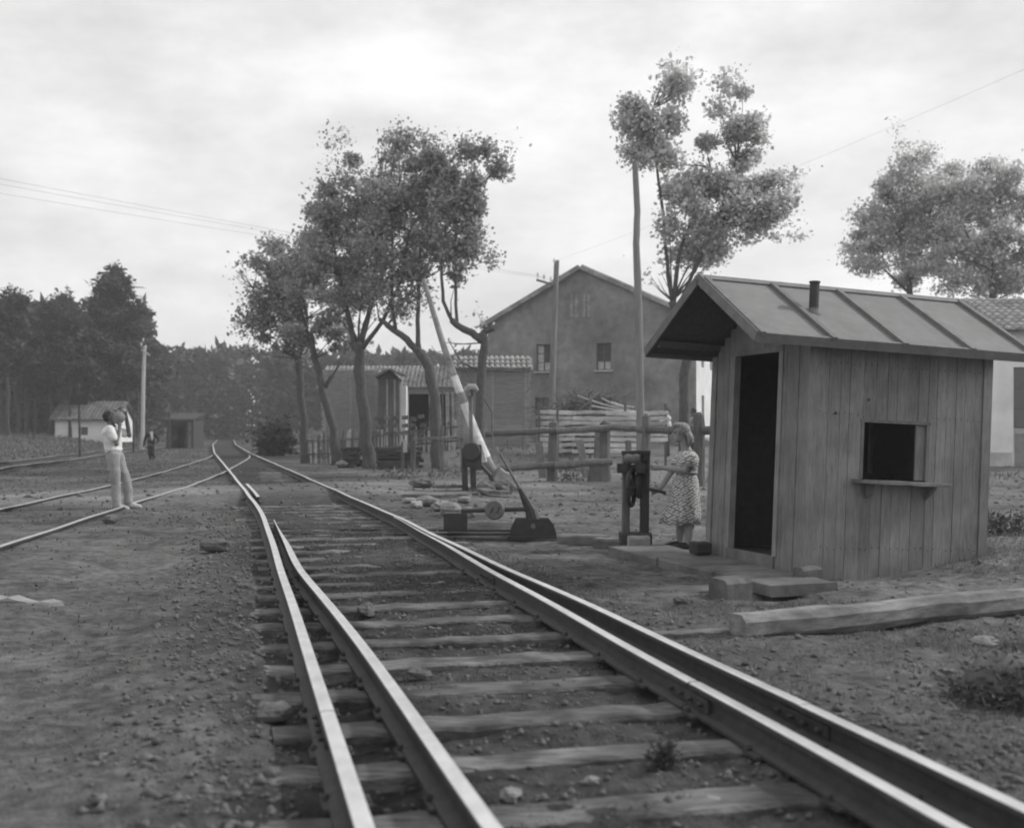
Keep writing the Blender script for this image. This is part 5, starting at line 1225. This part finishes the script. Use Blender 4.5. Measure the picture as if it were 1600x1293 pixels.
# short sleeves
for s_, e_ in ((shl, ell), (shr, elr)):
    mb.tube([s_ + (s_ - e_) * .12 + Vector((0, 0, .015)), s_, s_.lerp(e_, .35), s_.lerp(e_, .62)], [.045, .068, .070, .066], 14, seed=4, jit=.04)
dm = bpy.data.materials.new('patterned_dress_cloth'); dm.use_nodes = True; N = dm.node_tree.nodes; K = dm.node_tree.links.new
b = N['Principled BSDF']; b.inputs['Roughness'].default_value = .9; b.inputs['Specular IOR Level'].default_value = .1
t = N.new('ShaderNodeTexCoord'); sep = N.new('ShaderNodeSeparateXYZ'); K(t.outputs['Object'], sep.inputs[0])
at = N.new('ShaderNodeMath'); at.operation = 'ARCTAN2'; K(sep.outputs['Y'], at.inputs[0]); K(sep.outputs['X'], at.inputs[1])
sc = N.new('ShaderNodeMath'); sc.operation = 'MULTIPLY'; sc.inputs[1].default_value = .17; K(at.outputs[0], sc.inputs[0])
cb = N.new('ShaderNodeCombineXYZ'); K(sc.outputs[0], cb.inputs['X']); K(sep.outputs['Z'], cb.inputs['Y'])
mp2 = N.new('ShaderNodeMapping'); mp2.inputs['Rotation'].default_value = (0, 0, math.radians(38)); mp2.inputs['Scale'].default_value = (22, 40, 1); K(cb.outputs[0], mp2.inputs['Vector'])
vo = N.new('ShaderNodeTexVoronoi'); vo.voronoi_dimensions = '2D'; vo.inputs['Scale'].default_value = 1.0; vo.inputs['Randomness'].default_value = .45; K(mp2.outputs[0], vo.inputs['Vector'])
rp = N.new('ShaderNodeMapRange'); rp.inputs[1].default_value = .24; rp.inputs[2].default_value = .48; rp.inputs[3].default_value = .60; rp.inputs[4].default_value = .21; K(vo.outputs['Distance'], rp.inputs[0]); K(rp.outputs[0], b.inputs['Base Color'])
dr_ = mb.build('dress', dm, woman, smooth=True)
sm = dr_.modifiers.new('thickness', 'SOLIDIFY'); sm.thickness = .006; sm.offset = 1
mb = MB(); c = wp(1073, 738); vs = []; n = 32
for zz, q in ((-.018, 1.05), (-.018, 1.08), (.018, 1.08), (.018, 1.05)):
    for k in range(n): a = 2 * math.pi * k / n; vs.append(c + Vector((.114 * q * math.cos(a), .131 * q * math.sin(a), zz)))
mb.add(vs, [(i * n + k, i * n + (k + 1) % n, ((i + 1) % 4) * n + (k + 1) % n, ((i + 1) % 4) * n + k) for i in range(4) for k in range(n)]); mb.build('belt', M['greypaint'], woman, smooth=True)
for dy, ax_ in ((-.075, 1073), (.075, 1064)):
    mb = MB(); h_ = wp(ax_ + 4, 857, dy); h_.z = wo.z - .002; foot(mb, h_, (-1, -.12, 0), .235, .046, .075); mb.build('shoe', M['shoe'], woman, smooth=True)

# ---------------- man drinking from a jug, facing right
md = 19.3; mo = Vector((GX(184, md), md, W(0, 796, md).z))
def mp_(px, py, dy=0): v = W(px, py, md); return Vector((v.x, md + dy, v.z))
man = empty('person', mo, 'man in white shirt and light trousers drinking from a raised clay jug', 'person')
hc = mp_(173, 652); tilt = Matrix.Rotation(math.radians(-35), 3, 'Y')
parts = [('ball', hc, (.095, .075, .115), tilt), ('ball', hc + tilt @ Vector((.04, 0, -.06)), (.06, .055, .06)), ([hc + Vector((-.01, 0, -.06)), mp_(174, 664), mp_(174, 671)], [.058, .056, .07]),
         ([hc + tilt @ Vector((.09, 0, .0)), hc + tilt @ Vector((.115, 0, -.02))], [.014, .016]), ('ball', hc + Vector((0, -.075, 0)), (.02, .011, .032)), ('ball', hc + Vector((0, .075, 0)), (.02, .011, .032)),
         ([mp_(174, 670), mp_(175, 684), mp_(177, 700), mp_(178, 712)], [.10, .13, .115, .12])]
sR = mp_(177, 671, -.19); eR = mp_(189, 693, -.22); hR = mp_(190, 668, -.10); sL = mp_(176, 671, .18); eL_ = mp_(196, 680, .2); hL = mp_(194, 645, .07)
parts += [([sR, sR.lerp(eR, .5), eR, eR.lerp(hR, .5), hR], [.056, .05, .042, .038, .028]), ([sL, sL.lerp(eL_, .5), eL_, eL_.lerp(hL, .5), hL], [.056, .05, .042, .038, .028])]
parts += hand(hR, (-.1, .25, 1), (0, 1, -.2), .9) + hand(hL, (-.7, -.2, .5), (0, 1, 0), 1.1)
for dy, kn, an in ((-.10, (183, 755), (184, 792)), (.10, (193, 752), (196, 785))):
    parts.append(([mp_(179, 710, dy), mp_(kn[0], kn[1], dy), mp_(an[0], an[1], dy)], [.09, .06, .045]))
body_mesh('body', parts, M['skindark'], man, .010, 3)
mb = MB(); mb.ball(hc + tilt @ Vector((-.022, 0, .03)), (.098, .083, .108), 14, 10, .03, 2, R=tilt); mb.build('hair', M['hairdark'], man, smooth=True)
# shirt
body_mesh('shirt', [([mp_(174, 667), mp_(174, 673), mp_(175, 684), mp_(177, 699), mp_(178, 706)], [.10, .16, .165, .15, .145], [1, 1.0, .95, .95, .95]), ('ball', mp_(174, 675), (.14, .20, .10)), ('ball', mp_(175, 688), (.145, .17, .16)), ('ball', mp_(178, 702), (.14, .165, .07)),
    ([sR, sR.lerp(eR, .45), sR.lerp(eR, .62)], [.082, .075, .07]), ([sL, sL.lerp(eL_, .45), sL.lerp(eL_, .65)], [.082, .075, .07])], M['shirt'], man, .012, 3)
# trousers, wide and creased
tp_ = [('ball', mp_(179, 712), (.135, .165, .13))]
for dy, kn, an in ((-.10, (184, 757), (186, 790)), (.10, (195, 752), (198, 783))):
    tp_.append(([mp_(180, 712, dy), mp_((180 + kn[0]) / 2, 735, dy), mp_(*kn, dy), mp_(an[0] - 1, an[1] - 12, dy), mp_(*an, dy)], [.108, .098, .080, .078, .082]))
body_mesh('trousers', tp_, M['trousers'], man, .012, 2)
for dy, px, py in ((-.10, 181, 797), (.10, 194, 789)):
    mb = MB(); h_ = mp_(px, py, dy); h_.z = mo.z + (.0 if dy < 0 else .02); foot(mb, h_, (1, -.1, 0), .27, .05, .085); mb.build('shoe', M['shoelight'], man, smooth=True)
# the jug he lifts is a thing of its own
jc = mp_(187, 651, -.02)
jug = empty('clay_jug', jc - UP * .12, 'round clay drinking jug with a hoop handle held to the man face', 'jug')
ja = Vector((.45, 0, .9)).normalized()
mb = MB(); mb.lathe(jc, [(.05, -.125), (.052, -.115), (.085, -.075), (.104, -.01), (.088, .05), (.05, .085), (.026, .1), (.03, .115), (.012, .118)], 18, ax=ja); mb.build('body', M['clay'], jug, smooth=True)
sd_ = Vector((.9, 0, -.45)); mb = MB(); c_ = jc + ja * .10
mb.tube([c_ + sd_ * .075 * math.cos(t_) * 1 + ja * .085 * math.sin(t_) for t_ in np.linspace(0, math.pi, 9)], .015, 7); mb.build('handle', M['clay'], jug, smooth=True)
mb = MB(); mb.tube([jc - sd_ * .09 + ja * .06, jc - sd_ * .155 + ja * .09], [.026, .013], 8); mb.build('spout', M['clay'], jug, smooth=True)

# ---------------- man in a dark suit walking up the far track
fd = 52.0; f0 = Vector((GX(237, fd), fd, W(0, 719, fd).z))
def fp(px, py, dy=0): v = W(px, py, fd); return Vector((v.x, fd + dy, v.z))
fm = empty('person', f0, 'man in a dark suit and white shirt walking towards the camera along the far track', 'person')
hc = fp(236, 668.5)
body_mesh('body', [('ball', hc, (.08, .095, .115)), ([hc - UP * .08, fp(236, 675)], [.055, .06]), ([hc + Vector((0, -.09, -.01)), hc + Vector((0, -.115, -.02))], [.014, .014]), ([fp(236, 676), fp(236, 690), fp(236, 698)], [.1, .12, .12]), ([fp(230, 699), fp(230.5, 700)], [.03, .03])] + hand(fp(224.5, 694, -.05), (.1, 0, -1), (1, 0, 0), .5) + hand(fp(248, 690, -.10), (-.5, 0, -.7), (1, 0, 0), .7), M['skindark'], fm, .014, 2)
mb = MB(); mb.ball(hc + Vector((0, .015, .03)), (.088, .10, .105), 12, 9); mb.build('hair', M['hairdark'], fm, smooth=True)
body_mesh('jacket', [('ball', fp(236, 680), (.2, .12, .14)), ('ball', fp(236, 690), (.17, .125, .24)), ('ball', fp(236, 697), (.165, .125, .12)), ([fp(229.5, 678), fp(226, 687), fp(225, 694)], [.065, .055, .048]), ([fp(242.5, 678), fp(248, 686), fp(248, 690.5, -.08)], [.065, .055, .048])], M['suit'], fm, .014, 2)
mb = MB(); P = [fp(235, 674.5, -.115), fp(239.5, 674.5, -.115), fp(240.5, 683, -.135), fp(239, 688, -.135)]; mb.add(P + [p + Vector((0, .03, 0)) for p in P], [(0, 1, 2, 3), (7, 6, 5, 4), (0, 4, 5, 1), (1, 5, 6, 2), (2, 6, 7, 3), (3, 7, 4, 0)]); mb.build('shirt_front', M['shirt'], fm)
body_mesh('trousers', [('ball', fp(236, 698), (.155, .12, .12)), ([fp(233, 699), fp(234.5, 708, -.05), fp(235, 717, .0)], [.09, .07, .06]), ([fp(239, 699), fp(240, 708, -.12), fp(239.5, 714, .1)], [.09, .07, .06])], M['suit'], fm, .014, 2)
for px, py, dy in ((235, 719, .05), (239.5, 716, .15)):
    mb = MB(); h_ = fp(px, py, dy); h_.z = f0.z + (.0 if px < 238 else .06); foot(mb, h_, (0, -1, 0), .27, .05, .08); mb.build('shoe', M['shoe'], fm, smooth=True)

# ---------------- two people at work behind the fence
for i, (px, top, d_, lab, sm_, face) in enumerate(((1042, 637, 42.5, 'dark haired worker in a white shirt seen over the fence, left of the woman', 'shirt', -1), (1083, 637, 41.0, 'worker reaching out with a pale sleeve behind the fence, right of the woman', 'greypaint', -1))):
    o = Vector((GX(px, d_), d_, 0)); o.z = gh(o.x, o.y); top_z = W(0, top, d_).z; k_ = (top_z - o.z) / 1.7
    pr = empty('person', o, lab, 'person', 'people behind the fence')
    q = lambda x, y, z: o + Vector((x, y, z)) * k_
    arms = [([q(0, -.18, 1.38), q(-.2, -.22, 1.2), q(-.42, -.15, 1.25)], [.05, .042, .03]), ([q(0, .18, 1.38), q(-.18, .2, 1.2), q(-.4, .12, 1.15)], [.05, .042, .03])]
    body_mesh('body', [('ball', q(0, 0, 1.58), (.095 * k_, .08 * k_, .115 * k_)), ([q(-.085, 0, 1.57), q(-.11, 0, 1.555)], [.014, .016]), ([q(0, 0, 1.5), q(.01, 0, 1.42)], [.055, .07]), ([q(.01, 0, 1.4), q(.02, 0, 1.0), q(0, 0, .95)], [.12, .12, .12])] + arms + hand(q(-.42, -.15, 1.25), (-1, 0, .1), (0, 0, 1), .8) + hand(q(-.4, .12, 1.15), (-1, 0, 0), (0, 0, 1), .8), M['skindark'], pr, .014, 2)
    mb = MB(); mb.ball(q(.02, 0, 1.61), (.1 * k_, .09 * k_, .105 * k_), 12, 9); mb.build('hair', M['hairdark'], pr, smooth=True)
    body_mesh('shirt', [('ball', q(.01, 0, 1.33), (.15, .2, .12)), ('ball', q(.02, 0, 1.1), (.15, .18, .22)), ([q(0, -.18, 1.38), q(-.15, -.21, 1.25), q(-.25, -.2, 1.21)], [.07, .062, .058]), ([q(0, .18, 1.38), q(-.12, .2, 1.26), q(-.2, .18, 1.2)], [.07, .06, .056])], M[sm_], pr, .016, 2)
    body_mesh('trousers', [('ball', q(.01, 0, .92), (.145, .165, .13)), ([q(0, -.09, .9), q(-.02, -.1, .5), q(0, -.1, .04)], [.1, .075, .07]), ([q(0, .09, .9), q(.03, .1, .5), q(.06, .1, .04)], [.1, .075, .07])], M['suit'], pr, .016, 2)

# ================================================================== STONES, WEEDS, GRASS
for i, (lab, px, py, sz, m_) in enumerate((
    ('dark clod lying left of the near rail', 338, 869, (.30, .2, .13), 'gravel'),
    ('pale stone between the rails at the bottom edge', 798, 1252, (.075, .06, .045), 'stone'),
    ('pale flat chip on the lowest sleeper', 1115, 1256, (.10, .05, .02), 'stone'),
    ('small stone below the weed tuft sleeper', 925, 1232, (.05, .04, .03), 'stone'),
    ('round stone at the left rail foot beside the sleeper end', 430, 1130, (.16, .12, .08), 'gravel'),
    ('stone lying on the ballast next to the open blade', 572, 962, (.17, .12, .09), 'gravel'),
    ('stone lying between the sleepers below the rail joint', 655, 1060, (.13, .1, .06), 'gravel'),
    ('small clod on the earth before the walkway', 1065, 955, (.12, .1, .06), 'gravel'),
    ('pale stone at the rail bend near the road edge', 535, 731, (.55, .4, .24), 'stone'),
    ('dark clod on the road left of the barrier', 658, 763, (.5, .4, .2), 'gravel'),
    ('small dark stone on the yard below the branch rail', 172, 826, (.18, .14, .12), 'gravel'),
    ('white stone on top of the dark boulder', 1540, 1062, (.16, .12, .05), 'stone'))):
    d_ = 2520 / (py - 670)
    o_ = stone(lab, px, py, d_, sz, 90 + i, m_, rz=i)
    if i == 11: o_.location.z = .20
c = W(1555, 1120, 5.9); 
bo = empty('boulder', (c.x, 5.9, gh(c.x, 5.9)), 'dark overgrown boulder at the bottom of the grass slope', 'boulder')
mb = MB(); mb.ball((c.x + .12, 5.95, gh(c.x, 5.9) + .04), (.27, .24, .21), 12, 8, .12, 8); mb.build('rock', M['gravel'], bo, smooth=True)
rng = np.random.default_rng(5)
P = np.array([c.x + .12, 5.8, gh(c.x, 5.9) + .03]) + rng.normal(size=(4200, 3)) * np.array([.18, .15, .09]); P[:, 2] = np.maximum(P[:, 2], gh(c.x, 5.9)); scatter_cards('weeds', P, .042, M['weed'], bo, up=.6, aspect=.35)
mb = MB(); x0 = GX(45, 9.05); mb.timber((x0 - .35, 9.15, gh(x0, 9.1) + .03), (x0 + .22, 9.0, gh(x0, 9.1) + .025), .17, .05, 31, .02, 6, ch=.3)
tag(mb.build('flat_stone', M['stone']), 'pale flat slab set in the yard at the left edge', 'stone')

def weed(label, px, py, d_, h_, n, seed, spread=.06):
    x = GX(px, d_); z = gh(x, d_); rng = np.random.default_rng(seed); root = empty('weed', (x, d_, z), label, 'weed')
    P = np.array([x, d_, z]) + rng.normal(size=(n, 3)) * np.array([spread, spread, 0]) + np.stack([np.zeros(n), np.zeros(n), rng.uniform(0, h_, n)], 1)
    scatter_cards('leaves', P, h_ * .2, M['weed'], root, up=.5, aspect=.4, rng=rng)
    mb = MB()
    for i in range(5): a = i * 1.26; mb.tube([(x, d_, z - .02), (x + math.cos(a) * spread, d_ + math.sin(a) * spread, z + h_ * .9)], .004, 4)
    mb.build('stems', M['weed'] if False else M['oldwood'], root)
weed('weed tuft growing against a sleeper between the near rails', 1038, 1200, 4.75, .11, 700, 1, .03)
weed('low weed at the foot of the stout fence post', 893, 752, 30.0, .35, 260, 2, .2)
weed('dark weed beside the right corner of the hut', 1562, 858, 13.4, .30, 1300, 3, .28)
weed('weed by the rail foot at the open blade', 490, 1000, 7.6, .09, 120, 4, .06)
# dark bush by the far track bend
c = W(430, 668, 60); rng = np.random.default_rng(8); bx_ = empty('bush', (c.x, 60, gh(c.x, 60)), 'dark round bush beside the far bend of the rails', 'bush')
P = np.array([c.x, 60, gh(c.x, 60) + .7]) + rng.normal(size=(2600, 3)) * np.array([.42, .42, .42]); P = P[P[:, 2] > gh(c.x, 60)]; scatter_cards('foliage', P, .24, M['needle'], bx_, up=.3)
mb = MB(); mb.tube([(c.x, 60, gh(c.x, 60) - .1), (c.x + .05, 60, gh(c.x, 60) + .8)], [.08, .03], 6); mb.build('stem', M['barkdark'], bx_)

# grass on the banks and in the field, one mass
def field(n, xr, yr, keep, size, seed, name, m_, label, up=.85, aspect=.22, hfix=None):
    rng = np.random.default_rng(seed); y = rng.uniform(yr[0] ** .5, yr[1] ** .5, n) ** 2; x = rng.uniform(0, 1, n) * (xr[1](y) - xr[0](y)) + xr[0](y)
    k_ = keep(x, y, rng); x, y = x[k_], y[k_]; z = ground_h(x, y)
    s_ = size(y) * rng.uniform(.5, 1.3, len(x))
    return tag(scatter_cards(name, np.stack([x, y, z - .01], 1), s_, m_, None, up=up, aspect=aspect, rng=rng), label, 'grass', kind='stuff')
lat = lambda x, y: x - fx(ML, y) - GA / 2
field(80000, (lambda y: -.75 * y, lambda y: fx(T3, y) - 2.0), (34, 130), lambda x, y, r_: vnoise(x / 3, y / 3, 41) + r_.uniform(-.3, .6, len(x)) > 0, lambda y: .0036 * y, 51, 'bank_grass', M['grass'], 'rough grass covering the bank left of the far track')
field(26000, (lambda y: fx(ML, y) + 4.5, lambda y: fx(ML, y) + 40), (29, 120), lambda x, y, r_: (road_mask(x, y) < .25) & (vnoise(x / 3, y / 3, 42) + r_.uniform(-.3, .6, len(x)) > 0), lambda y: .006 * y, 52, 'yard_grass', M['grass'], 'rough grass of the timber yard and far field')
field(150000, (lambda y: fx(RS, y) + .25 + 0 * y, lambda y: .5 * y + 1.5), (3.2, 13), lambda x, y, r_: (vnoise(x / .5, y / .5, 43) + .6 * vnoise(x / .16, y / .16, 44) + r_.uniform(-.25, .35, len(x)) + .25 * S((x - .16 * y - .8) / 1.2) > .06) & ~((np.abs((x - 2.3) * .9 + (y - 10.6) * .3) < 1.6) & (y > 9.0) & (y < 13)), lambda y: .026 + .0026 * y, 53, 'short_grass', M['grass'], 'short trodden grass on the slope right of the rails', aspect=.11)
field(26000, (lambda y: fx(ML, y) + .12, lambda y: fx(RB, y) - .1), (3.0, 15), lambda x, y, r_: vnoise(x / .35, y / .35, 45) + r_.uniform(-.3, .3, len(x)) > .14, lambda y: .020 + .0022 * y, 54, 'track_weeds', M['weed'], 'tiny weeds growing in the ballast between the rails', aspect=.16)
field(9000, (lambda y: -.47 * y, lambda y: fx(ML, y) - .35), (3.0, 20), lambda x, y, r_: vnoise(x / .5, y / .5, 46) + r_.uniform(-.3, .3, len(x)) > .3, lambda y: .02 + .002 * y, 55, 'yard_weeds', M['weed'], 'sparse weeds on the yard left of the rails', up=.7, aspect=.4)
field(30000, (lambda y: fx(T3, y) - 1.6, lambda y: fx(ML, y) - .3), (15, 75), lambda x, y, r_: (road_mask(x, y) < .3) & (vnoise(x / 1.6, y / 1.6, 48) + .5 * vnoise(x / .5, y / .5, 49) + r_.uniform(-.3, .3, len(x)) > .08), lambda y: .014 + .0017 * y, 56, 'siding_grass', M['grass'], 'low weeds between the branch tracks', up=.75, aspect=.35)
# gravel and clinker, one mass: small angular stones
def gravel(n, xr, yr, size, seed, keep):
    rng = np.random.default_rng(seed); y = rng.uniform(yr[0] ** .5, yr[1] ** .5, n) ** 2; x = rng.uniform(0, 1, n) * (xr[1](y) - xr[0](y)) + xr[0](y)
    k_ = keep(x, y, rng); return x[k_], y[k_], size * np.minimum(rng.lognormal(0, .45, k_.sum()), 2.2)
XS, YS, SS = [], [], []
for a in (gravel(9000, (lambda y: fx(ML, y) - .75, lambda y: fx(RS, y) + .6), (2.6, 19), .011, 61, lambda x, y, r_: r_.uniform(0, 1, len(x)) > .1),
          gravel(9000, (lambda y: -.48 * y - .5, lambda y: fx(ML, y) - .2), (2.6, 26), .008, 62, lambda x, y, r_: vnoise(x / .9, y / .9, 47) + .5 * vnoise(x / .25, y / .25, 57) + r_.uniform(-.3, .3, len(x)) > .28),
          gravel(2500, (lambda y: -.47 * y, lambda y: .46 * y), (18, 42), .030, 66, lambda x, y, r_: r_.uniform(0, 1, len(x)) > .2),
          gravel(3500, (lambda y: fx(RS, y) + .2, lambda y: .46 * y), (3, 30), .014, 63, lambda x, y, r_: r_.uniform(0, 1, len(x)) > .3),
          gravel(900, (lambda y: fx(ML, y) - 1.0, lambda y: fx(ML, y) - .15), (3, 18), .017, 64, lambda x, y, r_: r_.uniform(0, 1, len(x)) > .0)):
    XS.append(a[0]); YS.append(a[1]); SS.append(a[2])
x, y, s_ = map(np.concatenate, (XS, YS, SS)); n = len(x); z = ground_h(x, y)
rng = np.random.default_rng(65)
octv = np.array([[1, 0, 0], [0, 1, 0], [-1, 0, 0], [0, -1, 0], [0, 0, .75], [0, 0, -.75]]); tri = np.array([[0, 1, 4], [1, 2, 4], [2, 3, 4], [3, 0, 4], [1, 0, 5], [2, 1, 5], [3, 2, 5], [0, 3, 5]])
V = octv[None] * rng.uniform(.6, 1.3, (n, 6, 1)) + rng.normal(size=(n, 6, 3)) * .16
an = rng.uniform(0, 6.28, n); ca, sa = np.cos(an)[:, None], np.sin(an)[:, None]
V = np.stack([V[..., 0] * ca - V[..., 1] * sa, V[..., 0] * sa + V[..., 1] * ca, V[..., 2]], -1) * s_[:, None, None] + np.stack([x, y, z + s_ * .25], -1)[:, None]
me = bpy.data.meshes.new('gravel'); me.vertices.add(6 * n); me.vertices.foreach_set('co', V.ravel()); T = (tri[None] + (np.arange(n) * 6)[:, None, None]).reshape(-1, 3)
me.loops.add(T.size); me.loops.foreach_set('vertex_index', T.ravel().astype(np.int32)); me.polygons.add(len(T)); me.polygons.foreach_set('loop_start', np.arange(0, T.size, 3, dtype=np.int32)); me.polygons.foreach_set('loop_total', np.full(len(T), 3, np.int32))
me.materials.append(M['gravel']); me.update(); me.validate(); o = bpy.data.objects.new('gravel', me); COL.objects.link(o); tag(o, 'loose cinders and small stones scattered over the yard', 'gravel', kind='stuff')

# ================================================================== HAZE
hz_ = MB(); hz_.box((0, 60, 15.5), (700, 700, 37)); hb = hz_.build('haze', None)
hm = bpy.data.materials.new('thin_haze'); hm.use_nodes = True; N = hm.node_tree.nodes; N.remove(N['Principled BSDF'])
pv_ = N.new('ShaderNodeVolumePrincipled'); pv_.inputs['Color'].default_value = (.9, .9, .9, 1); pv_.inputs['Density'].default_value = .0011; pv_.inputs['Anisotropy'].default_value = .25
hm.node_tree.links.new(pv_.outputs[0], N['Material Output'].inputs['Volume'])
hb.data.materials.clear(); hb.data.materials.append(hm); tag(hb, 'thin summer haze over the yard', 'haze', kind='stuff')
